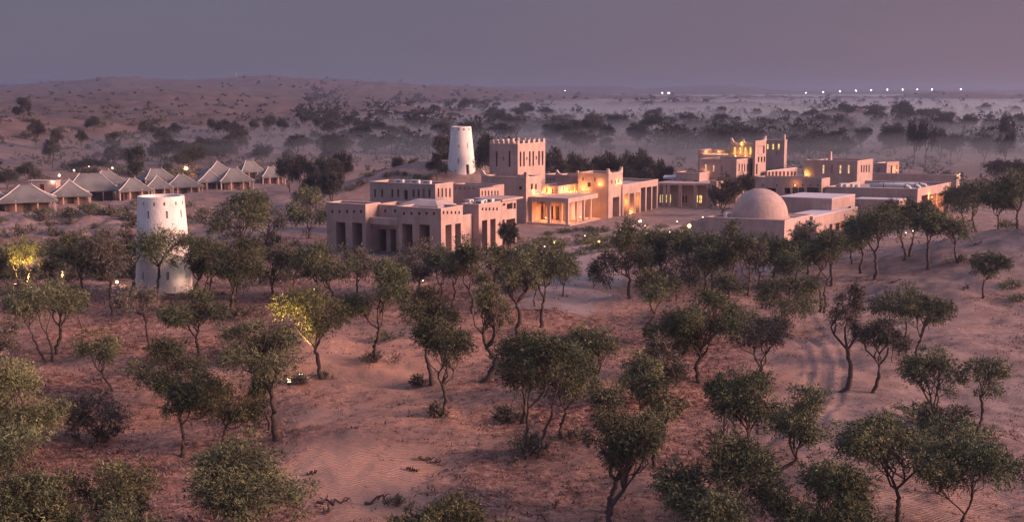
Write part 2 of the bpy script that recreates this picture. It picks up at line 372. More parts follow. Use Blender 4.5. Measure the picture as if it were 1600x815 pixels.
def sand_material():
    m = bpy.data.materials.new('desert_sand'); m.use_nodes = True; t = m.node_tree; b = t.nodes['Principled BSDF']
    L = t.links
    def N(k): return t.nodes.new(k)
    geo = N('ShaderNodeNewGeometry')
    def nz(scale, detail=6, rough=0.6):
        n = N('ShaderNodeTexNoise'); n.inputs['Scale'].default_value = scale; n.inputs['Detail'].default_value = detail; n.inputs['Roughness'].default_value = rough
        L.new(geo.outputs['Position'], n.inputs['Vector']); return n
    def ramp(src, stops):
        r = N('ShaderNodeValToRGB'); e = r.color_ramp.elements
        e[0].position, e[0].color = stops[0][0], tuple(stops[0][1])+(1,)
        e[1].position, e[1].color = stops[-1][0], tuple(stops[-1][1])+(1,)
        for p, c in stops[1:-1]:
            q = e.new(p); q.color = tuple(c)+(1,)
        L.new(src, r.inputs['Fac']); return r
    def mix(f, a, c, mode='MIX'):
        x = N('ShaderNodeMixRGB'); x.blend_type = mode
        if isinstance(f, float): x.inputs[0].default_value = f
        else: L.new(f, x.inputs[0])
        L.new(a, x.inputs[1]); L.new(c, x.inputs[2]); return x
    red = N('ShaderNodeAttribute'); red.attribute_name = 'litter'
    pale = N('ShaderNodeAttribute'); pale.attribute_name = 'pale'
    smooth_sand = ramp(nz(0.12).outputs['Fac'], [(0.3, (0.57, 0.335, 0.245)), (0.7, (0.42, 0.235, 0.175))])
    red_sand = ramp(nz(1.6, 8, 0.75).outputs['Fac'], [(0.41, (0.062, 0.027, 0.023)), (0.5, (0.22, 0.103, 0.082)), (0.60, (0.45, 0.27, 0.21))])
    dim_mauve_sand = ramp(nz(0.5, 7).outputs['Fac'], [(0.36, (0.32, 0.240, 0.228)), (0.64, (0.175, 0.130, 0.125))])  # dark mauve; its distance weight also paints light falling off behind the foreground
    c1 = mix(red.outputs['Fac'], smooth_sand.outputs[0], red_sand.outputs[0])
    c2 = mix(pale.outputs['Fac'], c1.outputs[0], dim_mauve_sand.outputs[0])
    # small dark specks of droppings, twigs and tufts
    vo = N('ShaderNodeTexVoronoi'); vo.inputs['Scale'].default_value = 1.1; L.new(geo.outputs['Position'], vo.inputs['Vector'])
    sp = ramp(vo.outputs['Distance'], [(0.04, (0.45, 0.45, 0.45)), (0.10, (1, 1, 1))])
    spm = mix(red.outputs['Fac'], c2.outputs[0], mix(1.0, c2.outputs[0], sp.outputs[0], 'MULTIPLY').outputs[0])
    # far scrub patches
    scrub = ramp(nz(0.055, 8, 0.7).outputs['Fac'], [(0.44, (0, 0, 0)), (0.58, (1, 1, 1))])
    farm = N('ShaderNodeSeparateXYZ'); L.new(geo.outputs['Position'], farm.inputs[0])
    fr = N('ShaderNodeMapRange'); fr.inputs['From Min'].default_value = 230; fr.inputs['From Max'].default_value = 480; fr.inputs['To Max'].default_value = 0.9
    L.new(farm.outputs['Y'], fr.inputs['Value'])
    mm = N('ShaderNodeMath'); mm.operation = 'MULTIPLY'; L.new(scrub.outputs[0], mm.inputs[0]); L.new(fr.outputs[0], mm.inputs[1])
    sc = N('ShaderNodeRGB'); sc.outputs[0].default_value = (0.105, 0.075, 0.066, 1)
    stony = N('ShaderNodeRGB'); stony.outputs[0].default_value = (0.105, 0.082, 0.082, 1)
    fr2 = N('ShaderNodeMapRange'); fr2.inputs['From Min'].default_value = 260; fr2.inputs['From Max'].default_value = 520; fr2.inputs['To Max'].default_value = 0.8
    L.new(farm.outputs['Y'], fr2.inputs['Value'])
    spm = mix(fr2.outputs[0], spm.outputs[0], stony.outputs[0])
    c3 = mix(mm.outputs[0], spm.outputs[0], sc.outputs[0])
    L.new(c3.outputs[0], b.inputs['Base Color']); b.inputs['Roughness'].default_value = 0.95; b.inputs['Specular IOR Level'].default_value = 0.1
    # relief: wind ripples plus trampled sand
    wv = N('ShaderNodeTexWave'); wv.inputs['Scale'].default_value = 1.35; wv.inputs['Distortion'].default_value = 3.5; wv.inputs['Detail'].default_value = 2; wv.inputs['Detail Scale'].default_value = 0.8
    mpn = N('ShaderNodeMapping'); mpn.inputs['Rotation'].default_value = (0, 0, R(62)); L.new(geo.outputs['Position'], mpn.inputs[0]); L.new(mpn.outputs[0], wv.inputs['Vector'])
    bn = nz(2.6, 8, 0.72)
    hm = N('ShaderNodeMix'); hm.data_type = 'FLOAT'
    L.new(red.outputs['Fac'], hm.inputs[0]); 
    w2 = N('ShaderNodeMath'); w2.operation = 'MULTIPLY_ADD'; w2.inputs[1].default_value = 0.6; L.new(wv.outputs['Fac'], w2.inputs[0]); L.new(bn.outputs['Fac'], w2.inputs[2])
    b2 = N('ShaderNodeMath'); b2.operation = 'MULTIPLY'; b2.inputs[1].default_value = 2.2; L.new(bn.outputs['Fac'], b2.inputs[0])
    L.new(w2.outputs[0], hm.inputs[2]); L.new(b2.outputs[0], hm.inputs[3])
    bp = N('ShaderNodeBump'); bp.inputs['Strength'].default_value = 0.8; bp.inputs['Distance'].default_value = 0.22
    L.new(hm.outputs[0], bp.inputs['Height']); L.new(bp.outputs['Normal'], b.inputs['Normal'])
    return m
M['sand'] = sand_material()

# ------------------------------------------------------------------ ground sheet
def litter_mask(x, y):
    """1 where the sand is trampled and reddish, 0 where the wind keeps it smooth"""
    px, py = project(x, y, height(x, y)*0)
    m = 0.75 + 0.45*fbm(x/11.0, y/11.0, 3, 77)
    for cx, cy, sx_, sy_, a in ((580, 735, 150, 75, 1.1), (610, 560, 110, 70, 0.7), (1420, 600, 170, 190, 1.0), (1500, 420, 150, 60, 0.7), (930, 430, 70, 45, 0.7), (1250, 640, 90, 60, 0.5), (480, 620, 80, 40, 0.4)):
        m = m - a*np.exp(-((px-cx)/sx_)**2 - ((py-cy)/sy_)**2)
    return np.clip(m, 0, 1)*(1-sstep(170, 280, y)*0.55)
def build_ground():
    nc, nr_ = 520, 640
    ta = np.tan(np.linspace(R(-40), R(40), nc))
    ty = np.concatenate([np.linspace(-40, 44, 12), np.geomspace(46, 330, 400), np.geomspace(334, 12000, nr_-412)])
    X = ta[None, :]*np.maximum(ty, 46)[:, None]; Y = np.repeat(ty[:, None], nc, 1)
    Z = height(X, Y)
    Z[:12] = np.minimum(Z[:12], 0.5)
    V = np.stack([X, Y, Z], -1).reshape(-1, 3)
    idx = np.arange(nr_*nc).reshape(nr_, nc)
    Fc = np.stack([idx[:-1, :-1], idx[:-1, 1:], idx[1:, 1:], idx[1:, :-1]], -1).reshape(-1, 4)
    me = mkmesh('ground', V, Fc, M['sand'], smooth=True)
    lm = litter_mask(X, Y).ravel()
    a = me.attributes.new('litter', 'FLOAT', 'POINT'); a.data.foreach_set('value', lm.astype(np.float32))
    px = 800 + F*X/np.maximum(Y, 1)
    pale = np.clip(sstep(1050, 1350, px)*0.75*(1-sstep(300, 600, Y)) + sstep(120, 185, Y)*0.85 + 0.25*fbm(X/25, Y/25, 2, 88), 0, 0.95).ravel()  # grows to the right and with distance, darkening the sand
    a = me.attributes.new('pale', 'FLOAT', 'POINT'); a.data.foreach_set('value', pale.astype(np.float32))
    o = link('ground', me); o['kind'] = 'structure'
build_ground()

def strip(name, pts, width, m, dz=0.03):
    """a path laid over the terrain through photo points"""
    P = [hit(*p)[:2] for p in pts]
    out = []
    for (a, b) in zip(P[:-1], P[1:]):
        n = max(2, int(np.hypot(*(b-a))/1.0))
        for i in range(n): out.append(a + (b-a)*i/n)
    out.append(P[-1]); out = np.array(out)
    for _ in range(12):
        out[1:-1] = 0.25*out[:-2] + 0.5*out[1:-1] + 0.25*out[2:]
    T = np.gradient(out, axis=0); T /= np.linalg.norm(T, axis=1)[:, None]
    Nn = np.stack([-T[:, 1], T[:, 0]], 1); k = 7
    V = []
    for j in range(k):
        q = out + Nn*(width*(j/(k-1)-0.5)*(1+0.12*noise(out[:, :1]*0.3, out[:, 1:]*0.3, j)))
        z = height(q[:, 0], q[:, 1]) + dz + 0.05*(1-abs(j/(k-1)*2-1))
        if j in (0, k-1): z = z - dz - 0.06
        V.append(np.column_stack([q, z]))
    V = np.stack(V, 1); n = len(out); idx = np.arange(n*k).reshape(n, k)
    Fc = np.stack([idx[:-1, :-1], idx[:-1, 1:], idx[1:, 1:], idx[1:, :-1]], -1).reshape(-1, 4)
    o = link(name, mkmesh(name, V.reshape(-1, 3), Fc, m, smooth=True)); o['kind'] = 'structure'
strip('path', [(-30, 470), (25, 462), (60, 452), (110, 446)], 2.4, M['path'])
strip('path', [(850, 484), (902, 455), (918, 430), (925, 405), (935, 386)], 10.0, M['path'])
strip('path', [(820, 398), (893, 388), (930, 381), (965, 376), (1010, 366), (1060, 352)], 2.0, M['path'])
strip('path', [(870, 372), (905, 368), (960, 363), (985, 352)], 1.6, M['path'])
strip('path', [(1190, 425), (1205, 410), (1225, 400), (1280, 398), (1345, 382)], 2.4, M['path'])

# ------------------------------------------------------------------ buildings
def dirv(a): return np.array([math.sin(R(a)), math.cos(R(a))])
class Block:
    """a flat-roofed block seen at its near corner: front wall runs along v (away to the left), side wall along u (away to the right)"""
    def __init__(s, corner, Y, xl, xr, au=29, av=-61, z0=-0.5, Lu=None, Lv=None, z1=None, at=None):
        s.u, s.v, s.z0 = dirv(au), dirv(av), z0
        if at is None:
            p = atY(corner[0], corner[1], Y); s.c = p[:2]; s.z1 = p[2]
        else:
            s.c = np.array(at, float)
        if z1 is not None: s.z1 = z1
        s.py = corner[1]
        s.Lv = Lv if Lv else s.sz(s.v, xl, corner[1])[0]
        s.Lu = Lu if Lu else s.sz(s.u, xr, corner[1])[0]
    def sz(s, d, px, py, off=0.0):
        """photo direction -> distance along a wall and height on it"""
        r = ray(px, py); A = np.array([[r[0], -d[0]], [r[1], -d[1]]])
        t, q = np.linalg.solve(A, s.c); return q, HC + r[2]*t
    def pt(s, a, b): return s.c + s.u*a + s.v*b
def wall_face(mb, p, d, nrm, L, z0, z1, holes, m=0):
    ss = sorted({0.0, L} | {h[0] for h in holes} | {h[1] for h in holes}); zs = sorted({z0, z1} | {h[2] for h in holes} | {h[3] for h in holes})
    P = lambda q, z, k=0.0: (p[0]+d[0]*q-nrm[0]*k, p[1]+d[1]*q-nrm[1]*k, z)
    for a, b in zip(ss[:-1], ss[1:]):
        for e, f in zip(zs[:-1], zs[1:]):
            cs, cz = (a+b)/2, (e+f)/2
            if any(h[0] < cs < h[1] and h[2] < cz < h[3] for h in holes): continue
            mb.quad(P(a, e), P(b, e), P(b, f), P(a, f), m)
    for h in holes:
        a, b, e, f, k = h[:5]
        mb.quad(P(a, e), P(a, f), P(a, f, k), P(a, e, k), m); mb.quad(P(b, e), P(b, e, k), P(b, f, k), P(b, f), m)
        mb.quad(P(a, f), P(b, f), P(b, f, k), P(a, f, k), m); mb.quad(P(a, e), P(a, e, k), P(b, e, k), P(b, e), m)
KIND = {'w': ('window', 'glass', 0.35), 'y': ('lit_window', 'lit_yellow', 0.3), 'l': ('lit_window', 'lit_warm', 0.3), 'o': ('lit_window', 'lit_orange', 1.0),
        'v': ('vent_opening', 'void', 0.45), 'd': ('opening', 'void', 2.4), 'n': ('niche', 'wall', 0.3), 'r': ('recess', 'wall', 1.4), 'D': ('door', 'wood', 0.5)}
def raise_block(parent, B, front=(), side=(), parapet=0.5, wall='wall', roof='roof', cap=True, name='wall'):
    org = np.array(parent.location)
    sh = lambda p: (p[0]-org[0], p[1]-org[1])
    mb = MB(); nf, ns = -B.u, -B.v
    # outward normals of the two visible walls
    nf = np.array([-B.v[1], B.v[0]]); nf = nf if nf @ B.u < 0 else -nf
    ns = np.array([-B.u[1], B.u[0]]); ns = ns if ns @ B.v < 0 else -ns
    z0, z1 = B.z0-org[2], B.z1-org[2]
    c = np.array(sh(B.c))
    def conv(lst, d):
        out = []
        L = B.Lv if d is B.v else B.Lu
        for x0, x1, y0, y1, k in lst:
            a, za = B.sz(d, x0, y0); b, zb = B.sz(d, x1, y1)
            a, b = sorted((a, b)); a = max(a, 0.08); b = min(b, L-0.08)
            _, zt = B.sz(d, (x0+x1)/2, y0); _, zb = B.sz(d, (x0+x1)/2, y1)
            zb = max(zb, B.z0+0.35); zt = min(zt, B.z1-0.12)
            if b-a < 0.05 or zt-zb < 0.05: continue
            out.append((a, b, zb-org[2], zt-org[2], KIND[k][2], k))
        return out
    hf, hs = conv(front, B.v), conv(side, B.u)
    wall_face(mb, c, B.v, nf, B.Lv, z0, z1, hf); wall_face(mb, c, B.u, ns, B.Lu, z0, z1, hs)
    l, r_, bk = c+B.v*B.Lv, c+B.u*B.Lu, c+B.v*B.Lv+B.u*B.Lu
    P = lambda p, z: (p[0], p[1], z)
    mb.quad(P(l, z0), P(bk, z0), P(bk, z1), P(l, z1)); mb.quad(P(r_, z0), P(bk, z0), P(bk, z1), P(r_, z1))
    t = 0.32
    ii = [c+B.u*t+B.v*t, r_-B.u*t+B.v*t, bk-B.u*t-B.v*t, l+B.u*t-B.v*t]; oo = [c, r_, bk, l]
    zr = z1-parapet
    if parapet > 0:
        for k in range(4):
            j = (k+1) % 4
            mb.quad(P(ii[k], z1), P(ii[j], z1), P(ii[j], zr), P(ii[k], zr))
            if not cap: mb.quad(P(oo[k], z1), P(oo[j], z1), P(ii[j], z1), P(ii[k], z1))
    mb.build(name, M[wall], parent)
    if parapet > 0 and cap:
        m2 = MB(); e = 0.05
        o2 = [c-B.u*e-B.v*e, r_+B.u*e-B.v*e, bk+B.u*e+B.v*e, l-B.u*e+B.v*e]; i2 = [c+B.u*(t+e)+B.v*(t+e), r_-B.u*(t+e)+B.v*(t+e), bk-B.u*(t+e)-B.v*(t+e), l+B.u*(t+e)-B.v*(t+e)]
        za, zb = z1+0.003, z1+0.12
        for k in range(4):
            j = (k+1) % 4
            m2.quad(P(o2[k], zb), P(o2[j], zb), P(i2[j], zb), P(i2[k], zb)); m2.quad(P(o2[k], za), P(o2[j], za), P(o2[j], zb), P(o2[k], zb)); m2.quad(P(i2[k], za), P(i2[j], za), P(i2[j], zb), P(i2[k], zb))
            m2.quad(P(o2[k], za), P(o2[j], za), P(i2[j], za), P(i2[k], za))
        m2.build('parapet_cap', M['trim'], parent)
    m3 = MB(); m3.quad(P(ii[0], zr), P(ii[1], zr), P(ii[2], zr), P(ii[3], zr)) if parapet > 0 else m3.prism(oo, z1+0.002, z1+0.12)
    m3.build('roof', M[roof], parent)
    for hl, d, n in ((hf, B.v, nf), (hs, B.u, ns)):
        for a, b, e, f, k, kk in hl:
            nm, mm, _ = KIND[kk]
            q = MB(); g = lambda s_, z, w: (c[0]+d[0]*s_-n[0]*w, c[1]+d[1]*s_-n[1]*w, z)
            e2 = 0.0
            q.quad(g(a-e2, e-e2, k), g(b+e2, e-e2, k), g(b+e2, f+e2, k), g(a-e2, f+e2, k)); o = q.build(nm, M[mm], parent)
            if kk in 'wyl' and (b-a) > 0.5:
                fr = MB(); w = 0.06
                fr.obox((c[0]-n[0]*(k-0.04), c[1]-n[1]*(k-0.04)), d, n, ((a+b)/2-w/2, (a+b)/2+w/2), (-0.02, 0.05), e, f); fr.build('glazing_bar', M['wood'], o)
    return B
def horn(parent, B, a, b, sgn, h=0.9, along='u'):
    """an upswept corner of a parapet"""
    org = np.array(parent.location); d = B.u if along == 'u' else B.v; o = B.v if along == 'u' else B.u
    p = B.pt(a, b) - org[:2]; mb = MB(); w = 0.45; z = B.z1-org[2]+0.12
    prof = [(0, 0), (1.5, 0), (0.75, 0.28), (0.28, h), (0, h)]
    A = [tuple(p+d*(q[0]*sgn))+(z+q[1],) for q in prof]; C = [tuple(p+d*(q[0]*sgn)+o*w)+(z+q[1],) for q in prof]
    mb.poly(A); mb.poly(C[::-1])
    for i in range(len(A)):
        j = (i+1) % len(A); mb.quad(A[i], A[j], C[j], C[i])
    mb.build('parapet_horn', M['trim'], parent)
def column(parent, p, z0, z1, w=0.42, m='wall_pale', ang=29):
    org = np.array(parent.location); mb = MB(); u, v = dirv(ang), dirv(ang-90)
    mb.obox((p[0]-org[0], p[1]-org[1]), u, v, (-w/2, w/2), (-w/2, w/2), z0-org[2], z1-org[2]-0.13)
    mb.obox((p[0]-org[0], p[1]-org[1]), u, v, (-w/2-0.08, w/2+0.08), (-w/2-0.08, w/2+0.08), z1-org[2]-0.128, z1-org[2])
    mb.build('column', M[m], parent)
def slab(parent, name, pts, z0, z1, m):
    org = np.array(parent.location); mb = MB(); mb.prism([(p[0]-org[0], p[1]-org[1]) for p in pts], z0-org[2], z1-org[2]); return mb.build(name, M[m], parent)
LIGHTS = []
def lamp_light(p, power, col=(1.0, 0.56, 0.22), r=0.12):
    l = bpy.data.lights.new('lamp_light', 'POINT'); l.energy = power; l.color = col; l.shadow_soft_size = r
    return l
def wall_lamp(parent, p, power, col=(1.0, 0.56, 0.22), size=0.14, bulbmat='bulb'):
    """a small fitting with its bulb and its own light"""
    org = np.array(parent.location); q = np.array(p)-org
    mb = MB(); mb.lathe([(0.02, -size*2.4), (size*1.2, -size*2.2), (size*0.9, -size), (0.02, -size*0.9)], 8); f = mb.build('lamp_fitting', M['dark_metal'], parent, tuple(q))
    mb = MB(); mb.lathe([(0.01, -size), (size*0.8, -size*0.5), (size, 0), (size*0.7, size*0.7), (0.01, size)], 8); mb.build('bulb', M[bulbmat], f)
    lo = bpy.data.objects.new('lamp_light', lamp_light(p, power, col)); COL.objects.link(lo); lo.parent = f; lo.location = (0, 0, size*2.2)
    return f
def holes_row(xs, y, w=4, h=5, k='v'): return [(x-w/2, x+w/2, y-h/2, y+h/2, k) for x in xs]

# ---- the pink villa with tall openings
V = empty('guest_villa', (-10, 178, 0), 'pink villa with tall dark openings and small square vents, before the round stone tower', 'villa')
B3 = Block((689, 327), 175, 621, 723)
raise_block(V, B3, [(628, 645, 350, 420, 'd'), (655, 672, 351, 420, 'd')] + holes_row((631, 643, 655, 666.5, 678), 333.5, 3.4, 4.6),
            [(696, 706, 351, 420, 'd'), (711, 720.5, 349, 420, 'd')] + holes_row((693, 699, 705.5, 711.5, 717.5), 332, 2.6, 4.6))
s1, _ = B3.sz(B3.v, 571, 321)
B1 = Block((571, 321), 0, 510, 594, at=B3.pt(0, s1), z1=B3.z1)
raise_block(V, B1, [(525, 541, 347, 420, 'd'), (550, 567, 348, 420, 'd')] + holes_row((519, 530.5, 542, 553, 564), 330.5, 3.4, 4.6), [])
# recessed porch between the two pavilions
Bp = Block((640, 323), 0, 575, 700, at=B3.pt(B1.Lu*0.86, B3.Lv-1.2), z1=B3.z1-0.15, Lv=s1-B3.Lv+2.0, Lu=6.0)
raise_block(V, Bp, holes_row((602, 617), 329.5, 3.4, 4.6) + [(588, 604, 358, 420, 'd'), (610, 619, 358, 420, 'd')], [], cap=False)
zt = B3.sz(B3.v, 600, 342)[1]
slab(V, 'porch_lintel', [B3.pt(0.9, B3.Lv-0.02), B3.pt(0.9, s1+0.02), B3.pt(1.9, s1+0.02), B3.pt(1.9, B3.Lv-0.02)], zt-0.95, zt, 'wall_pale')
B4 = Block((723, 339), 0, 700, 739, at=B3.pt(B3.Lu, 0)+B3.v*1.0, z1=B3.sz(B3.u, 727, 339)[1], Lv=4.0)
raise_block(V, B4, [], [])
B5 = Block((748, 320.5), 184, 720, 783)
raise_block(V, B5, [], [(753, 761.5, 344, 420, 'd'), (766, 774.5, 342, 420, 'd')] + holes_row((754, 759.5, 765, 771, 776.5), 326.5, 2.6, 4.4))
B6 = Block((783, 316), 0, 770, 807, at=B5.pt(B5.Lu, 0)+B5.v*0.05, z1=B5.z1-0.1, Lv=7.0)
raise_block(V, B6, [], [(785, 789.5, 317.5, 321.5, 'v'), (792, 801, 317, 326.5, 'd'), (802.5, 806, 317, 326, 'd'), (785, 788.5, 343, 400, 'd'), (791, 805, 342, 400, 'd')], cap=False)
slab(V, 'roof_slab', [B6.pt(-0.15, -0.35), B6.pt(B6.Lu+1.6, -0.35), B6.pt(B6.Lu+1.6, 5), B6.pt(-0.15, 5)], B6.z1+0.13, B6.z1+0.42, 'wall_pale')
B7 = Block((680, 289), 203, 578, 708)
slits = [(x-1.6, x+1.6, 296, 308, 'w') for x in (586, 597, 613, 622, 646, 654, 671)] + [(631, 637, 297, 312, 'D'), (660, 664, 296, 309, 'n')]
raise_block(V, B7, slits, [(x-1.2, x+1.2, 294, 308, 'w') for x in (685, 691, 697, 703)])
B8 = Block((770, 290), 214, 708, 775, Lu=4.0)
raise_block(V, B8, [(x-1, x+1, 293, 295.5, 'v') for x in range(712, 768, 7)], [], cap=False)
B9 = Block((750, 295), 197, 744, 782)
raise_block(V, B9, [], [(x-1.1, x+1.1, 298, 306, 'n') for x in (753.5, 758.5, 763.5, 768.5, 773.5, 778)], cap=False)
# low vaulted roof light behind the parapet
mb = MB(); cc = B3.pt(6.2, 6.2)-np.array([-10, 178]); zb_ = B3.z1-0.5
o_ = [cc+B3.u*i*2.6+B3.v*j*3.4 for i, j in ((-1, -1), (1, -1), (1, 1), (-1, 1))]; i_ = [cc+B3.u*i*0.9+B3.v*j*1.9 for i, j in ((-1, -1), (1, -1), (1, 1), (-1, 1))]
for k in range(4):
    j = (k+1) % 4
    mb.quad((*o_[k], zb_), (*o_[j], zb_), (*o_[j], zb_+0.45), (*o_[k], zb_+0.45)); mb.quad((*o_[k], zb_+0.45), (*o_[j], zb_+0.45), (*i_[j], zb_+1.15), (*i_[k], zb_+1.15))
mb.poly([(*p, zb_+1.15) for p in i_]); mb.build('skylight_hood', M['roof'], V)
def ac_unit(p, rz, label, w=1.2):
    t = empty('air_conditioner', p, label, 'air conditioner', 'machines on the flat roofs'); t.rotation_euler = (0, 0, rz)
    mb = MB(); mb.box(-w/2, w/2, -0.4, 0.4, 0.12, 1.0); mb.box(-w/2+0.08, -w/2+0.18, -0.42, 0.42, 0, 0.118); mb.box(w/2-0.18, w/2-0.08, -0.42, 0.42, 0, 0.118); mb.build('casing', M['metal'], t)
    mb = MB(); mb.tube([(0, -0.403, 0.56), (0, -0.46, 0.56)], 0.33, 14); g = mb.build('fan_grille', M['dark_metal'], t)
    mb = MB()
    for a in range(4): mb.tube([(0, -0.48, 0.56), (0.28*math.cos(a*math.pi/2), -0.48, 0.56+0.28*math.sin(a*math.pi/2))], 0.03, 5)
    mb.build('fan_blade', M['metal'], g)
for i, (a, b, lab) in enumerate(((1.2, 1.2, 'grey air conditioner at the roof corner over the tall paired openings'), (2.8, 1.5, 'grey air conditioner second from the villa roof corner'),
                                 (4.4, 1.2, 'grey air conditioner third along the villa roof edge'), (2.0, 3.4, 'grey air conditioner set back on the villa roof'))):
    q = B5.pt(a+1, b); ac_unit((q[0], q[1], B5.z1-0.5), R(-29+90*(i % 2)), lab)
for i, (a, b, lab) in enumerate(((2, 3, 'air conditioner on the long slit-windowed roof, nearer the sand mound'), (2.2, 5.4, 'air conditioner on the long slit-windowed roof, middle one'), (1.6, 8.2, 'air conditioner on the long slit-windowed roof, farthest from its corner'))):
    q = B7.pt(a, b); ac_unit((q[0], q[1], B7.z1-0.5), R(-20), lab, 1.6)

# ---- the fort-like main building
K = empty('fort_building', (6, 228, 0), 'fort-like main building with battlemented tower and warmly lit arcade', 'building')
Bb = Block((822, 278), 222, 752, 846)
raise_block(K, Bb, [(811, 815.5, 291, 296, 'w')], [(829.5, 832.5, 287, 296, 'w'), (836, 839, 287, 296, 'w')])
horn(K, Bb, 0, 0, 1); horn(K, Bb, 0, Bb.Lv, -1, along='v'); horn(K, Bb, 0, 0, 1, along='v')
Bt = Block((809, 226), 229, 765, 852)
raise_block(K, Bt, [(774.5, 777.5, 237, 260, 'w'), (786, 788, 245, 250, 'w'), (794.5, 797.5, 236, 261, 'w')],
            [(812, 814.5, 237, 260, 'w'), (817.5, 820, 237, 260, 'w'), (822.3, 824, 245, 250, 'w'), (826.5, 829, 236.5, 259.5, 'w'), (832, 834.5, 236.5, 259, 'w'), (837, 838.8, 244, 249, 'w'), (841, 843.5, 236, 258, 'w'), (846.5, 849, 236, 258, 'w')], parapet=0.35)
def merlon(B, a, b, along, w=0.7, h=0.75):
    org = np.array(K.location); p = B.pt(a, b)-org[:2]; d, o = (B.u, B.v) if along == 'u' else (B.v, B.u); mb = MB()
    mb.obox(p, d, o, (-w/2, w/2), (0.03, 0.4), B.z1+0.125, B.z1+h); mb.build('merlon', M['trim'], K)
for k in range(6): merlon(Bt, 0.4+(Bt.Lu-0.8)*k/5, 0, 'u')
for k in range(1, 6): merlon(Bt, 0, 0.4+(Bt.Lv-0.8)*k/5, 'v')
for k in range(6): merlon(Bt, 0.4+(Bt.Lu-0.8)*k/5, Bt.Lv-0.45, 'u')
for k in range(1, 5): merlon(Bt, Bt.Lu-0.45, 0.4+(Bt.Lv-0.8)*k/5, 'v')
B2 = Block((872, 291), 229, 838, 903, Lv=None)
raise_block(K, B2, [(844.5, 846.5, 295, 304, 'w'), (853, 855.5, 294, 302, 'w'), (862.5, 864.5, 295, 304, 'w')], [(879, 881, 292, 302, 'n'), (888, 890, 292, 302, 'n'), (895, 897, 291, 300, 'n')], cap=False)
Bw = Block((903, 275), 240, 868, 912, Lu=5)
raise_block(K, Bw, [], []); horn(K, Bw, 0, Bw.Lv, -1, along='v'); horn(K, Bw, 0, 0, 1, along='v')
Bx = Block((870, 274), 250, 850, 875, Lu=5)
raise_block(K, Bx, [(x-1, x+1, 278, 282, 'v') for x in (855, 860, 865)], [])
B4k = Block((951, 272), 231, 903, 973)
raise_block(K, B4k, [(910, 912, 277, 283, 'w'), (918, 923, 285, 292, 'w'), (928, 930.5, 277, 283, 'w')], [(957.5, 967, 308, 352, 'r')] + [(x-0.8, x+0.8, 281, 287, 'v') for x in (956, 961.5, 967)])
horn(K, B4k, 0, 0, 1); horn(K, B4k, B4k.Lu, 0, -1)
# arcade in front of the lit gallery
c0 = atY(888, 317, 219); zr = c0[2]; Ba = Block((888, 311), 219, 827, 934, z1=atY(888, 310, 219)[2])
slab(K, 'arcade_roof', [Ba.pt(0, 0), Ba.pt(Ba.Lu, 0), Ba.pt(Ba.Lu, 9.5), Ba.pt(3, Ba.Lv+2), Ba.pt(0, Ba.Lv)], zr, Ba.z1, 'wall_pale')
for b in (0.3, Ba.Lv*0.5, Ba.Lv-0.3):
    p = Ba.pt(0.3, b); column(K, p, -0.2, zr-0.004, 0.45)
for x in (903, 914, 924.5):
    a = Ba.sz(Ba.u, x, 330)[0]; p = Ba.pt(a, 0.3); column(K, p, -0.2, zr-0.004, 0.42)
for b in (3.2, 5.8):
    p = Ba.pt(3.5, b); column(K, p, -0.2, zr-0.004, 0.5)
slab(K, 'arcade_floor', [Ba.pt(-0.6, -0.6), Ba.pt(Ba.Lu, -0.6), Ba.pt(Ba.Lu, 9.5), Ba.pt(3, Ba.Lv+2), Ba.pt(-0.6, Ba.Lv)], -0.6, 0.18, 'wall_pale')
Bi = Block((880, 318), 0, 830, 930, at=Ba.pt(5.6, 2.6), z1=zr-0.01, Lv=Ba.Lv+0.5, Lu=Ba.Lu-6)
raise_block(K, Bi, [(837, 848, 322, 352, 'd'), (853, 864, 322, 352, 'd'), (868, 876, 322, 352, 'd')], [], parapet=0, wall='wall')
for a, b, pw in ((2.6, 1.4, 110), (2.8, 5.0, 110), (3.4, Ba.Lv-1.6, 130), (7.5, 1.2, 90), (12.0, 1.2, 80)):
    p = Ba.pt(a, b); wall_lamp(K, (p[0], p[1], 0.75), pw*1.3, (1.0, 0.36, 0.10), 0.1)
def facade_lamp(B, d, px, py, pw, off=0.55, parent=None, col=(1.0, 0.55, 0.2)):
    q, z = B.sz(d, px, py); o = B.v if d is B.u else B.u
    p = B.c + d*q - o*off; wall_lamp(parent or K, (p[0], p[1], z), pw*3.2, (col[0], col[1]*0.74, col[2]*0.5), 0.085)
facade_lamp(Bb, Bb.u, 834, 303, 26, 0.8); facade_lamp(B2, B2.v, 850, 300, 18); facade_lamp(B2, B2.v, 858.5, 300, 34)
for x in (879, 887.5, 896.5): facade_lamp(B2, B2.u, x, 299, 34, 0.6)
facade_lamp(B4k, B4k.v, 914, 296, 60, 1.0, col=(1.0, 0.5, 0.2)); facade_lamp(B4k, B4k.v, 938, 288, 22, 0.6)
facade_lamp(B4k, B4k.u, 963, 287, 14, 0.4); facade_lamp(B4k, B4k.u, 968, 286, 14, 0.4)
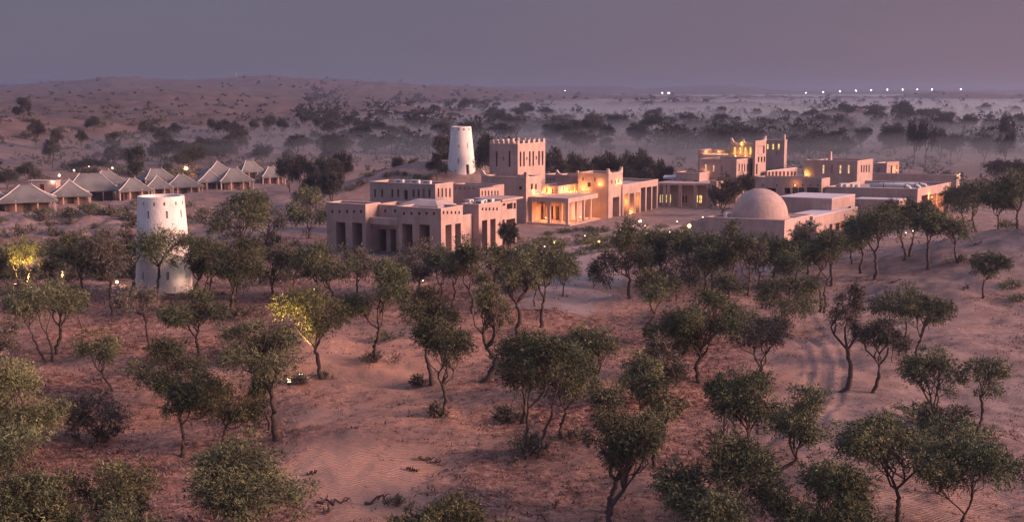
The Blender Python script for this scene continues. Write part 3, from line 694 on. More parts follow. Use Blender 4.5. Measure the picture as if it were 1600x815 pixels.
# long wing: side wall then front colonnade
B5k = Block((973, 290), 236, 965, 1028, Lv=8)
raise_block(K, B5k, [], [(975, 981, 303, 345, 'r'), (984, 990, 302, 345, 'r'), (993.5, 999, 301, 345, 'r'), (1001.5, 1008, 293, 345, 'd'), (1010.5, 1017, 292, 345, 'd'), (1019.5, 1025.5, 291, 345, 'd')], parapet=0.4)
facade_lamp(B5k, B5k.u, 978, 318, 40, -0.5); facade_lamp(B5k, B5k.u, 987.5, 334, 40, -0.5); facade_lamp(B5k, B5k.u, 996, 316, 26, -0.5)
Bc = Block((1108, 287), 252, 1022, 1114, av=-76, Lu=9)
zc = Bc.sz(Bc.v, 1080, 289.5)[1]
slab(K, 'colonnade_roof', [Bc.pt(0, 0), Bc.pt(Bc.Lu, 0), Bc.pt(Bc.Lu, Bc.Lv), Bc.pt(0, Bc.Lv)], zc, Bc.z1, 'wall_pale')
for x in (1037, 1043.5, 1061.5, 1085.5, 1106.5):
    b = Bc.sz(Bc.v, x, 310)[0]; column(K, Bc.pt(0.35, max(b, 0.3)), -0.3, zc-0.004, 0.6, ang=18)
Bd = Block((1106, 290), 0, 1026, 1110, av=-76, at=Bc.pt(2.6, 0.15), z1=zc-0.01, Lv=Bc.Lv-0.3, Lu=5)
raise_block(K, Bd, [(x-1.1, x+1.1, 304, 316.5, 'y') for x in (1030.8, 1035.5, 1040.5, 1047)] + [(1066, 1068.5, 306, 317, 'w'), (1071, 1073.5, 306, 317, 'w'), (1088, 1090.3, 305, 316, 'y'), (1092.6, 1096.5, 305, 317, 'y')], [], parapet=0)
column(K, Bc.pt(0.1, -0.9), -0.3, Bc.z1+0.7, 1.3, 'wall', ang=18)
slab(K, 'roof_canopy', [atY(1036, 278, 262)[:2], atY(1057, 276, 262)[:2], atY(1060, 276, 268)[:2], atY(1038, 278, 268)[:2]], atY(1046, 278, 262)[2]-0.2, atY(1046, 276.5, 262)[2], 'roof_light')
Be = Block((1093, 271), 258, 1056, 1100, Lu=6)
raise_block(K, Be, [(1066, 1072, 281.5, 283.5, 'v'), (1084, 1090, 281.5, 283.5, 'v')], [])

# ---- the upper lodge with the two lit turrets
U = empty('hill_lodge', (48, 268, 0), 'stepped adobe lodge with two yellow-lit turrets and upswept parapet corners', 'building')
UA, UV = 36, -66
Ub = Block((1146, 236), 276, 1091, 1152, UA, UV, Lu=6)
raise_block(U, Ub, [(1098, 1138, 239.5, 242, 'l')], [])
Ua = Block((1151, 250), 262, 1092, 1182, UA, UV)
raise_block(U, Ua, [(1101.3, 1104, 257, 269, 'l'), (1113.6, 1116, 258, 268, 'l'), (1126.6, 1128.5, 259, 268, 'n')], [(x-0.7, x+0.7, 256, 268, 'v') for x in (1155, 1159.5, 1163.5, 1167.5, 1170.5)] + [(1173.2, 1176.8, 256, 274, 'D')])
Uc = Block((1178, 225), 273, 1141, 1184, UA, UV)
raise_block(U, Uc, [(x-1.4, x+1.4, 230, 241, 'y') for x in (1148, 1156.6, 1164.5, 1172.5)], [])
horn(U, Uc, 0, Uc.Lv, -1, 1.1, along='v')
p = Uc.pt(0.2, Uc.Lv*0.45); mb = MB(); mb.prism([(-0.7, -0.2), (0.7, -0.2), (0.7, 0.2), (-0.7, 0.2)], 0, 0.3); mb.tube([(0, 0, 0.3), (0, 0, 1.1)], [0.32, 0.02], 6); mb.build('parapet_finial', M['trim'], U, (p[0]-48, p[1]-268, Uc.z1+0.13))
Ud = Block((1180.5, 221), 266, 1177, 1197.5, UA, UV)
raise_block(U, Ud, [], [(1184.3, 1186.3, 245, 253.5, 'w'), (1189, 1191, 245, 253.5, 'w'), (1193.6, 1195.6, 244.5, 253, 'w'), (1183.5, 1194.5, 228, 240, 'n'), (1181.5, 1183.5, 256, 272, 'w')])
horn(U, Ud, Ud.Lu, 0, -1, 0.9)
Ue = Block((1226, 219.5), 284, 1195, 1230, UA, UV)
raise_block(U, Ue, [(1198.3, 1200.8, 225.5, 233, 'y'), (1206.6, 1209.2, 225, 233.5, 'y'), (1215.2, 1218, 225, 233.5, 'y'), (1212, 1216, 236, 243, 'n')], [])
horn(U, Ue, 0, 0, 1, 1.2, along='v')
Uf = Block((1199, 268), 268, 1196, 1246, UA, UV)
raise_block(U, Uf, [], [(x-1.5, x+1.5, 268, 275, 'd') for x in (1202, 1207.5, 1213, 1219, 1225, 1231, 1237, 1242)], parapet=0, roof='roof_light')
for (B_, d_, x_, y_, p_) in ((Ub, Ub.v, 1104, 237.5, 12), (Ub, Ub.v, 1125, 237.5, 12), (Ua, Ua.v, 1102.5, 271, 12)): facade_lamp(B_, d_, x_, y_, p_, 0.6, U, (1.0, 0.5, 0.25))
for x_ in (1152, 1168): facade_lamp(Uc, Uc.v, x_, 243, 16, 1.0, U, (1.0, 0.6, 0.12))
facade_lamp(Uc, Uc.v, 1160, 226, 10, 0.5, U, (1.0, 0.7, 0.15))

# ---- slit-windowed block right of the lodge
S = empty('slit_window_house', (70, 282, 0), 'flat-roofed adobe house with bright slit windows and chimney, right of the turreted lodge', 'house')
Sa = Block((1340, 252), 277, 1274, 1364, UA, UV)
raise_block(S, Sa, [(x-1.2, x+1.2, 258, 271, k) for x, k in ((1286.5, 'l'), (1300, 'n'), (1313, 'l'), (1326, 'l'))], [(x-0.7, x+0.7, 258, 269, 'v') for x in (1346, 1350, 1354, 1358)])
Sb = Block((1275, 251), 287, 1257, 1282, UA, UV)
raise_block(S, Sb, [(1257.8, 1260.2, 264, 274, 'y')], [])
mb = MB(); p = Sa.pt(5, 8); mb.obox((p[0]-70, p[1]-282), Sa.u, Sa.v, (-0.35, 0.35), (-0.35, 0.35), Sa.z1-0.5, Sa.z1+1.8); mb.build('chimney', M['wall_pale'], S)
Sc = Block((1388, 256), 305, 1366, 1392, UA, UV, Lu=8)
raise_block(S, Sc, [(1370, 1375, 263, 271, 'n')], [])
facade_lamp(Sb, Sb.v, 1261, 273, 25, 0.6, S, (1.0, 0.7, 0.2))
PV = empty('lit_pavilion', (94, 305, 0), 'small open pavilion glowing orange behind the slit-windowed house', 'pavilion')
Pa = Block((1386, 253), 303, 1384, 1404.5, UA+12, UV+12)
raise_block(PV, Pa, [], [(1388.5, 1394, 259, 271, 'd'), (1394.6, 1402, 258, 271.5, 'o')], cap=False)
facade_lamp(Pa, Pa.u, 1398, 266, 20, 0.5, PV, (1.0, 0.4, 0.1))
Lw = empty('garden_wall', (90, 292, 0), 'long low brown wall behind the hall roof, lamp at its end', 'wall')
La = Block((1495, 273.5), 292, 1352, 1510, UA, UV-8, Lu=3)
raise_block(Lw, La, [], [], cap=False)
facade_lamp(La, La.u, 1497, 272, 15, 0.4, Lw, (1.0, 0.8, 0.5))

# ---- service wing with square dark openings
G = empty('service_wing', (52, 242, 0), 'low wing with square dark openings and spouts, behind the dome', 'building')
Ga = Block((1284, 279), 242, 1180, 1297, UA, UV)
raise_block(G, Ga, [(1196, 1212, 294, 302, 'd'), (1226, 1234.5, 293.5, 303, 'd'), (1238.5, 1246.5, 293, 304, 'w'), (1248, 1256.5, 293, 304, 'w'), (1261, 1279, 293, 304, 'w')] + holes_row((1192, 1214, 1240, 1254, 1266, 1278), 289.5, 2.2, 2.4), [(1286, 1290, 293, 304, 'd')], cap=False)
facade_lamp(Ga, Ga.v, 1245, 289, 10, 0.9, G, (1.0, 0.5, 0.2))

# ---- the hall with the columned end
HL = empty('columned_hall', (72, 232, 0), 'large flat-roofed hall with orange-lit columned end and roof ducts', 'hall')
Ha = Block((1434, 296), 226, 1290, 1485, UA, UV-6, Lu=None)
zf = Ha.sz(Ha.u, 1440, 305)[1]
raise_block(HL, Ha, [], [(1440, 1448, 305, 352, 'd'), (1452, 1461, 303, 352, 'r'), (1465, 1472, 301, 352, 'r'), (1475, 1481, 299, 352, 'd')], roof='roof')
facade_lamp(Ha, Ha.u, 1456, 322, 60, -0.6, HL, (1.0, 0.5, 0.18)); facade_lamp(Ha, Ha.u, 1468, 318, 55, -0.6, HL, (1.0, 0.5, 0.18)); facade_lamp(Ha, Ha.u, 1451, 308, 30, 0.6, HL, (1.0, 0.5, 0.18))
Hb = Block((1405, 313), 221, 1334, 1420, UA, UV-6, Lu=4)
raise_block(HL, Hb, [], [], parapet=0, roof='roof_light')
Hc = Block((1378, 307), 228, 1335, 1388, UA, UV-6, Lu=4)
raise_block(HL, Hc, [], [], parapet=0, roof='roof_light')
def duct(name, pts, r, label):
    t = empty(name, tuple(pts[0]), label, 'duct', 'machines on the flat roofs'); o = np.array(pts[0])
    mb = MB(); mb.tube([tuple(np.array(p)-o) for p in pts], r, 12); mb.build('pipe', M['metal'], t, smooth=True)
    mb = MB()
    for f in (0.3, 0.6):
        k = int(f*(len(pts)-1)); a = np.array(pts[k])-o; b = np.array(pts[k+1])-o; d = (b-a)/np.linalg.norm(b-a)
        mb.tube([tuple(a-d*0.06), tuple(a+d*0.06)], r*1.15, 12)
    mb.build('flange', M['dark_metal'], t)
def roofpt(B, a, b, h): q = B.pt(a, b); return (q[0], q[1], B.z1-0.5+h)
duct('roof_duct', [roofpt(Ha, 3.0, 9.5, 0.9), roofpt(Ha, 3.0, 7, 0.95), roofpt(Ha, 3.0, 5, 0.95), roofpt(Ha, 3, 3.2, 0.9), roofpt(Ha, 3.0, 2.5, 0.6), roofpt(Ha, 3, 2.2, 0.05)], 0.42, 'fat silver duct bending down near the hall roof corner')
duct('roof_duct', [roofpt(Ha, 5.5, 8.5, 0.9), roofpt(Ha, 5.5, 6, 0.95), roofpt(Ha, 5.5, 4, 0.95), roofpt(Ha, 5.5, 2.2, 0.9), roofpt(Ha, 5.5, 1.6, 0.6), roofpt(Ha, 5.5, 1.3, 0.05)], 0.42, 'silver duct behind the front one on the hall roof')
duct('roof_duct', [roofpt(Ha, 7.5, 6, 0.9), roofpt(Ha, 7.5, 4, 0.95), roofpt(Ha, 7.5, 2, 0.95), roofpt(Ha, 7.5, 1.0, 0.8), roofpt(Ha, 7.5, 0.8, 0.05)], 0.35, 'thin silver duct at the back of the hall roof')
for a, b, lab in ((4, 12.5, 'dark roof machine beside the duct ends on the hall'), (5, 15, 'roof machine farthest from the columned end of the hall')):
    ac_unit(roofpt(Ha, a, b, 0), R(20), lab, 1.7)

# ---- domed house
D = empty('domed_house', (42, 202, 0), 'low adobe house with a large smooth dome, in front of the hall', 'house')
Da = Block((1226, 345), 194, 1102, 1242, UA, UV, Lu=11.5)
raise_block(D, Da, [], [], parapet=0.35, wall='wall_pale')
zd = Da.z1-0.35
pd = atY(1187, 345, 203); rd = 43.5/F*203*1.0
mb = MB(); mb.lathe([(rd*math.cos(a), rd*0.99*math.sin(a)) for a in np.linspace(0, math.pi/2-0.01, 18)], 48); mb.build('dome', M['wall_pale'], D, (pd[0]-42, pd[1]-202, Da.z1-0.1), smooth=True)
mb = MB(); mb.lathe([(rd*1.05, -0.35), (rd*1.05, 0.12), (rd*0.98, 0.12)], 48); mb.build('drum', M['wall_pale'], D, (pd[0]-42, pd[1]-202, Da.z1-0.1))
Db = Block((1104, 350), 0, 1086, 1112, UA, UV, at=Da.pt(1.5, Da.Lv-0.4), z1=Da.z1-0.7, Lu=5, Lv=3.5)
raise_block(D, Db, [], [], parapet=0.3, wall='wall_pale', cap=False)
E = empty('flat_roof_house', (52, 212, 0), 'adobe house with pale flat roofs stepping down beside the dome', 'house')
Ea = Block((1300, 311), 212, 1214, 1336, UA, UV)
raise_block(E, Ea, [], [], parapet=0, roof='roof_light', wall='wall')
Ef = Block((1270, 339), 202, 1226, 1340, UA, UV)
raise_block(E, Ef, [], [(1276, 1283, 351, 372, 'n'), (1296, 1300, 350, 372, 'd'), (1306, 1311, 348, 372, 'd'), (1313.5, 1319, 345, 380, 'r')], parapet=0, roof='roof_light')
facade_lamp(Ef, Ef.u, 1316, 360, 40, 0.5, E, (1.0, 0.55, 0.2)); facade_lamp(Ef, Ef.u, 1316, 391, 30, 0.8, E, (1.0, 0.7, 0.35))
Eg = Block((1276, 354), 196, 1241, 1284, UA, UV, Lu=3.2)
raise_block(E, Eg, [], [], parapet=0.2, cap=False)
ac_unit((Eg.pt(1.2, 1.6)[0], Eg.pt(1.2, 1.6)[1], Eg.z1-0.2), R(20), 'small air conditioner on the low brown box next to the dome', 1.0)
ac_unit((Da.pt(3.2, Da.Lv-2.2)[0], Da.pt(3.2, Da.Lv-2.2)[1], zd), R(20), 'dark machine on the terrace left of the dome', 1.0)
mb = MB(); q, z = Ea.sz(Ea.u, 1318, 326); p = Ea.c+Ea.u*q; t = empty('wall_bracket', (p[0], p[1], z), 'dark crooked waterspout branch on the pink end wall beside the dome', 'spout')
mb.tube([(0, 0, -0.3), (0.3, -0.15, 0.0), (0.7, -0.2, 0.12), (1.2, -0.1, 0.35)], [0.1, 0.13, 0.12, 0.2], 6); mb.build('spout', M['dead'], t)

# ---- round towers
def round_tower(name, base, r0, r1, Ht, holes, label, m='white', seg=72, door=None):
    t = empty(name, tuple(base), label, 'tower')
    zs = sorted({0.0-0.6, Ht} | {h[2] for h in holes} | {h[3] for h in holes} | {Ht*k/8 for k in range(1, 8)})
    rad = lambda z: r0+(r1-r0)*max(z, 0)/Ht
    st = 2*math.pi/seg; mb = MB()
    def P(q, z, k=0.0):
        w = q*st-math.pi/2; r = rad(z)-k; return (r*math.cos(w), r*math.sin(w), z)
    cells = []
    for h in holes:
        a = int(round(R(h[0])/st)); w = max(1, int(round(R(h[1])/st))); cells.append((a, a+w, h[2], h[3], h[4]))
    for i in range(seg):
        ii = i-seg//2
        for e, f in zip(zs[:-1], zs[1:]):
            if any(c[0] <= ii < c[1] and c[2] < (e+f)/2 < c[3] for c in cells): continue
            mb.quad(P(ii, e), P(ii+1, e), P(ii+1, f), P(ii, f))
    for a, b, e, f, k in cells:
        d = 0.45
        mb.quad(P(a, e), P(a, e, d), P(a, f, d), P(a, f)); mb.quad(P(b, e), P(b, f), P(b, f, d), P(b, e, d))
        for q in range(a, b):
            mb.quad(P(q, f), P(q, f, d), P(q+1, f, d), P(q+1, f)); mb.quad(P(q, e), P(q+1, e), P(q+1, e, d), P(q, e, d))
    for i in range(seg):
        mb.quad(P(i, Ht), P(i+1, Ht), P(i+1, Ht, 0.35), P(i, Ht, 0.35)); mb.quad(P(i, Ht, 0.35), P(i+1, Ht, 0.35), P(i+1, Ht-0.9, 0.35), P(i, Ht-0.9, 0.35))
    mb.build('wall', M[m], t, smooth=False)
    mb = MB(); mb.poly([P(i, Ht-0.85, 0.3) for i in range(seg)]); mb.build('roof', M['roof'], t)
    for a, b, e, f, k in cells:
        mb = MB()
        for q in range(a, b): mb.quad(P(q, e, 0.44), P(q+1, e, 0.44), P(q+1, f, 0.44), P(q, f, 0.44))
        mb.build({'v': 'vent_opening', 'w': 'window', 'D': 'door', 'n': 'niche'}[k], M[{'v': 'void', 'w': 'glass', 'D': 'wood', 'n': m}[k]], t)
    return t
b0 = hit(257, 449); sc0 = b0[1]/F*1.01
Ht = (452-308)*sc0
def ty(y): return (452-y)*sc0
tA = math.degrees(math.atan2(b0[0], b0[1]))
hl = [(a, 6, ty(320.5), ty(315.5), 'v') for a in (-80, -50, -20, 7, 37, 62, 95)] + [(a, 5, ty(340), ty(329), 'n') for a in (-37, 8, 48, -85)] + [(a, 5, ty(434), ty(422), 'n') for a in (-48, 6, 52)]
tw = round_tower('watchtower', b0, 43.5*sc0, 35*sc0, Ht, hl, 'whitewashed tapering round watchtower among the trees with square vents under its rim')
tw.rotation_euler = (0, 0, -R(tA))
b1 = atY(721, 276, 268); sc1 = 268/F
def ty1(y): return (276-y)*sc1
hl = [(a, 10, ty1(204), ty1(200.5), 'v') for a in (-62, -20, 12, 44)] + [(-15, 5, ty1(230), ty1(226), 'n'), (28, 6, ty1(231), ty1(223), 'n'), (-15, 5, ty1(255), ty1(247), 'n'), (-28, 10, ty1(267), ty1(265), 'n'), (20, 15, ty1(273), ty1(256), 'D')]
tw2 = round_tower('stone_tower', b1, 23*sc1, 15.5*sc1, (276-198)*sc1, hl, 'tall pale conical stone tower with a dark door on the sand mound behind the villa', 'white', 72)
tw2.rotation_euler = (0, 0, -R(math.degrees(math.atan2(b1[0], b1[1]))))

# ------------------------------------------------------------------ tents
def make_tent(px, basey, eavey, peaky, xl, xr, rz, label, ridge=0.0, peakx=None):
    g = hit(px, basey); s = g[1]/F
    t = empty('canvas_tent', tuple(g), label, 'tent', 'canvas tents on the slope')
    t.rotation_euler = (0, 0, R(rz))
    a = (xr-xl)*s/2/1.06; he = max((basey-eavey)*s, 1.9); hp = he+(eavey-peaky)*s*0.96
    b = a*0.85
    # concave hipped canvas with sagging eaves
    n = 10; V = []; mb = MB()
    def zc(x, y):
        r = max(max(abs(x)-ridge*a, 0)/(a*(1-ridge)), abs(y)/b)
        return he+(hp-he)*(1-r)**1.25 - 0.12*(1-abs(abs(x/a)-abs(y/b)))*(r > 0.99)
    gx = [-a+2*a*i/(2*n) for i in range(2*n+1)]; gy = [-b+2*b*i/(2*n) for i in range(2*n+1)]
    idx = {}
    for i, x in enumerate(gx):
        for j, y in enumerate(gy):
            idx[i, j] = len(mb.v); mb.v.append((x, y, zc(x, y)))
    for i in range(2*n):
        for j in range(2*n):
            q = (idx[i, j], idx[i+1, j], idx[i+1, j+1], idx[i, j+1])
            if (i < n) == (j < n): mb.f += [(q[0], q[1], q[2]), (q[0], q[2], q[3])]
            else: mb.f += [(q[0], q[1], q[3]), (q[1], q[2], q[3])]
            mb.m += [0, 0]
    roof = mb.build('roof', M['tent'], t)
    per = [(x, -b) for x in gx] + [(a, y) for y in gy[1:]] + [(x, b) for x in gx[::-1][1:]] + [(-a, y) for y in gy[::-1][1:-1]]
    va = MB(); k = len(per)
    va.v = [(p[0]*1.004, p[1]*1.004, zc(*p)-0.01) for p in per] + [(p[0]*1.004, p[1]*1.004, zc(*p)-0.3) for p in per]
    va.f = [(i, (i+1) % k, k+(i+1) % k, k+i) for i in range(k)]; va.m = [0]*k
    va.build('valance', M['tent'], roof)
    for sx_, sy_ in ((1, -1), (-1, -1), (1, 1), (-1, 1)):
        e = MB(); pts = [(sx_*(ridge*a+(a-ridge*a)*r), sy_*b*r, zc(sx_*(ridge*a+(a-ridge*a)*min(r, 0.985)), sy_*b*min(r, 0.985))+0.05) for r in np.linspace(0.0, 1.0, 8)]
        e.tube(pts, 0.085, 5); e.build('lit_hip_edge', M['tent_edge'], roof)  # pale tube paints in the lit rim along the hip
    w = MB(); wa, wb = a*0.70, b*0.70
    w.box(-wa, wa, -wb, wb, -1.0, he+0.25); w.build('wall', M['tent_wall'], t)
    for x, y in ((-0.92, -0.92), (-0.35, -0.92), (0.35, -0.92), (0.92, -0.92), (0.92, 0), (0.92, 0.92), (-0.92, 0.92), (-0.92, 0)):
        p = MB(); p.box(x*a-0.14, x*a+0.14, y*b-0.14, y*b+0.14, -1.2, he+0.18); p.build('post', M['wall_pale'], t)
    d = MB(); d.box(-0.6, 0.6, -wb-0.06, -wb-0.003, 0, he*0.85); d.build('tent_entrance', M['void'], t)
    p = MB(); p.tube([(ridge*a, 0, hp-0.2), (ridge*a, 0, hp+0.5)], [0.07, 0.04], 6); p.build('peak_pole', M['tent_edge'], t)
    return t
TENTS = [(-6, 328, 318, 300, -40, 20, 24, 'canvas tent cut off by the left picture edge', .0), (42, 328, 311, 288, -6, 90, 22, 'widest canvas tent, nearest the left edge, dark porch below', .2),
         (110, 317, 305, 282, 78, 144, 22, 'canvas tent with one pale bright hip edge, second of the front row', .0), (142, 308, 299, 274, 96, 188, 24, 'double-peaked canvas tent in the middle of the front row', .35),
         (166, 296, 288, 270, 140, 206, 30, 'canvas tent tucked behind the double-peaked one', .15), (208, 309, 302, 284, 186, 242, 30, 'long-sloped canvas tent just left of the white watchtower top', .15),
         (246, 305, 297, 279, 225, 273, 26, 'dark canvas tent directly above the white watchtower', .0), (284, 302, 292, 274, 254, 317, 26, 'canvas tent with brown walls below the bright orange lamp', .1),
         (245, 290, 281, 266, 222, 275, 34, 'pale tent roof in the back row left of the orange lamp', .35), (328, 294, 285, 268, 306, 352, 24, 'small pointed canvas tent right of the orange lamp', .0),
         (366, 293, 281, 262, 340, 397, 26, 'broad canvas tent beside the dark clump of trees, white posts in front', .2), (340, 282, 274, 255, 316, 372, 30, 'grey tent roof rising behind the small pointed tent', .0),
         (390, 278, 270, 254, 370, 412, 34, 'pale pink tent roof in the back row with raised peak', .3), (424, 286, 277, 262, 403, 444, 28, 'last canvas tent of the row, half behind trees', .2)]
for px, by, ey, pk, xl, xr, rz, lab, rg in TENTS: make_tent(px, by, ey, pk, xl, xr, rz, lab, rg)
t = empty('service_hut', tuple(hit(70, 300)), 'low pinkish lit hut wall behind the left tents', 'hut')
mb = MB(); mb.box(-3.2, 3.2, -1.5, 1.5, -1, 2.6); mb.build('wall', M['wall_pale'], t)
mb = MB(); mb.box(-3.4, 3.4, -1.7, 1.7, 2.604, 2.8); mb.build('roof', M['roof'], t)
mb = MB(); mb.box(-0.4, 0.5, -1.56, -1.503, 0, 2.0); mb.build('door', M['wood'], t)
wall_lamp(t, tuple(np.array(t.location)+np.array([2.6, -2.0, 2.3])), 50, (1.0, 0.6, 0.4))

# ------------------------------------------------------------------ trees
def unit(v): return v/np.maximum(np.linalg.norm(v, axis=-1, keepdims=True), 1e-9)
def curve(p, q, n, wig, rng, sag=0.0):
    p, q = np.asarray(p, float), np.asarray(q, float); L = np.linalg.norm(q-p)
    ts = np.linspace(0, 1, n); pts = p[None]+(q-p)[None]*ts[:, None]
    for k in (1, 2):
        off = rng.normal(size=3)*wig*L/k; off[2] *= 0.4
        pts += off[None]*np.sin(np.pi*ts*k)[:, None]
    pts[:, 2] += sag*np.sin(np.pi*ts)*L
    return pts
def leaf_tris(centres, radii, tints, n_total, size, rng, crown_c, flat_z=0.75, droop=0.35, aspect=0.32, per=11):
    """feathery sprays: each is a short hanging twig set with narrow leaves"""
    w = radii**2; cnt = np.maximum((n_total/per*w/w.sum()).astype(int), 3)
    ci = np.repeat(np.arange(len(radii)), cnt); ns = len(ci)
    out = unit(centres[ci]-crown_c[None]+1e-6)
    d = unit(rng.normal(size=(ns, 3))+out*0.45); rr = 0.25+0.75*rng.random(ns)**0.6
    o = centres[ci] + d*np.array([1, 1, flat_z])*(radii[ci]*rr*0.85)[:, None]
    a = unit(d*0.8 + out*0.5 + np.array([0, 0, -droop]) + rng.normal(size=(ns, 3))*0.45)
    ln = np.minimum(size*(1.8+2.2*rng.random(ns)), radii[ci]*1.1)
    si = np.repeat(np.arange(ns), per); n = len(si); t = (np.tile(np.arange(per), ns)+rng.random(n))/per
    p = o[si] + a[si]*(ln[si]*t)[:, None] + rng.normal(size=(n, 3))*(ln[si]*0.10)[:, None]
    p[:, 2] -= droop*0.4*ln[si]*t*t
    ld = unit(a[si]+rng.normal(size=(n, 3))*0.75)
    L = size*(0.5+0.75*rng.random(n)); s_ = unit(np.cross(ld, rng.normal(size=(n, 3))))*(L*aspect*0.5)[:, None]
    V = np.stack([p-s_, p+s_, p+ld*L[:, None]], 1).reshape(-1, 3)
    T_ = np.clip(tints[ci][si]**1.3*0.45 + (rng.random(ns)**1.6*0.62)[si] + 0.12*rng.random(n), 0, 1)
    return V, np.arange(3*n).reshape(n, 3), T_
def tree_meshes(seed, H, cx, Rx, zb, nleaf, lsize, leaf='leaf', bark='bark', fork=None, sparse=0.0, trunks=1, lean=0.0, clumps=None, flatness=1.0, thick=1.0, dense=1.0):
    rng = np.random.default_rng(seed)
    rz = max((H-zb)/2, 0.35); C = np.array([cx, rng.normal()*0.12*Rx, zb+rz]); rad = np.array([Rx, Rx*0.92, rz])
    k = clumps or int(np.clip(18+Rx*9, 20, 48))
    nlb = int(rng.integers(3, 6)); th = rng.random()*6.28+np.arange(nlb)*6.28/nlb+rng.normal(size=nlb)*0.4
    lob = np.column_stack([np.cos(th), np.sin(th), rng.uniform(-0.55, 0.75, nlb)])*rng.uniform(0.38, 0.68, nlb)[:, None]
    lob = np.vstack([lob, [[rng.normal()*0.25, rng.normal()*0.25, 0.5]]]); lr = rng.uniform(0.34, 0.56, nlb+1)
    li = rng.integers(0, nlb+1, k)
    d = unit(rng.normal(size=(k, 3))); f = 0.2+0.8*rng.random(k)**0.6
    q = lob[li] + d*np.array([1, 1, 0.72])*(lr[li]*f)[:, None]
    nq = np.linalg.norm(q, axis=1); q *= (np.minimum(nq, 0.93)/np.maximum(nq, 1e-6))[:, None]; d = unit(q)
    cen = C + q*rad
    cr_ = (0.22+0.20*rng.random(k))*min(Rx, rz*1.6)*dense
    # a few escaping boughs keep the outline uneven
    e = rng.random(k) < 0.22; cen[e] = C + d[e]*rad*(0.86+0.14*rng.random(e.sum()))[:, None]; cr_[e] *= 0.62
    tint = rng.random(k)
    mb = MB()
    F0 = []
    tr = 0.023*H*thick*(0.85+0.3*rng.random())
    for j in range(trunks):
        fz = (fork if fork else zb*0.8+0.05*H*rng.random())
        tgt = np.array([cx*(0.55+0.25*rng.random())+(j-(trunks-1)/2)*Rx*0.55, rng.normal()*0.08*Rx, max(fz, 0.12*H)])
        b = np.array([(j-(trunks-1)/2)*0.35, 0, -0.35])
        pts = curve(b, tgt, 12, 0.055, rng); pts[:, 0] += lean*np.sin(np.linspace(0, math.pi, 12))
        pts[1:-1, :2] += rng.normal(size=(10, 2))*0.007*H
        r = tr*np.linspace(1.1, 0.66, 12)*(0.85+0.3*rng.random(12))/math.sqrt(trunks)*1.1; r[0] *= 1.6; r[1] *= 1.15
        mb.tube([tuple(q) for q in pts], list(r), 7); F0.append((tgt, r[-1]))
    nl = max(3, int(3+rng.integers(0, 3)))
    az = np.arctan2(cen[:, 1]-F0[0][0][1], cen[:, 0]-F0[0][0][0]); order = np.argsort(az)
    for gi, grp in enumerate(np.array_split(order, nl)):
        if len(grp) == 0: continue
        src, r0 = F0[gi % len(F0)]
        mean = cen[grp].mean(0); end = src+(mean-src)*0.85
        lp = curve(src, end, 6, 0.13, rng); rr = np.linspace(r0*0.72, r0*0.34, 6)
        mb.tube([tuple(q) for q in lp], list(rr), 5, cap=False)
        for ci in grp:
            q0 = lp[min(2+int(rng.integers(0, 4)), 5)]
            bp = curve(q0, cen[ci], 5, 0.14, rng, 0.05)
            mb.tube([tuple(q) for q in bp], list(np.linspace(r0*0.34, r0*0.10, 5)), 4, cap=False)
            for _ in range(2 + int(4*sparse)):
                dd = unit(rng.normal(size=3)+np.array([0, 0, 0.25])); e2 = cen[ci]+dd*cr_[ci]*(0.9+0.4*sparse)
                mb.tube([tuple(q) for q in curve(cen[ci], e2, 4, 0.15, rng)], list(np.linspace(r0*0.13, r0*0.04, 4)), 3, cap=False)
    n = int(nleaf*(1-0.7*sparse))
    LV, LF, LT = leaf_tris(cen, cr_, tint, n, lsize, rng, C, flat_z=0.7*flatness)
    return mb, LV, LF, LT
def crown_mesh(name, LV, LF, LT, m):
    me = mkmesh(name, LV, LF, m)
    a = me.attributes.new('tint', 'FLOAT', 'FACE'); a.data.foreach_set('value', LT.astype(np.float32))
    return me
NT = 0
def plant(bx, by, topy, cl, cr, cb, label, leaf='leaf', group='ghaf trees on the sand', name='ghaf_tree', cat='tree', **kw):
    """a tree whose foot, top, crown sides and crown bottom were measured on the photograph"""
    global NT
    NT += 1
    g = hit(bx, by); s = math.hypot(g[0], g[1])/F
    H = max((by-topy)*s*1.0, 0.6); Rx = max((cr-cl)/2*s, 0.4); cx = ((cl+cr)/2-bx)*s; zb = max((by-cb)*s, 0.05)
    D = math.hypot(g[0], g[1])
    ls = kw.pop('ls', 0.215*max(1.0, D/112)); area = Rx*Rx*1.2+Rx*(H-zb)
    nl = int(np.clip(kw.pop('nl', 1.0)*area*4.4/(ls*ls*0.13), 6000, 36000))
    mb, LV, LF, LT = tree_meshes(1000+NT, H*1.03, cx, Rx*(1.02 if by > 560 else 1.10), zb*0.95, nl, ls, **kw)
    t = empty(name, tuple(g), label, cat, group)
    mb.build('trunk' if cat == 'tree' else 'stems', M['bark'], t, smooth=True)
    link('crown' if cat == 'tree' else 'foliage', crown_mesh('crown', LV, LF, LT, M[leaf]), t)
    return t, g
P_ = plant
near = []
def T(*a, **k): near.append(P_(*a, **k))
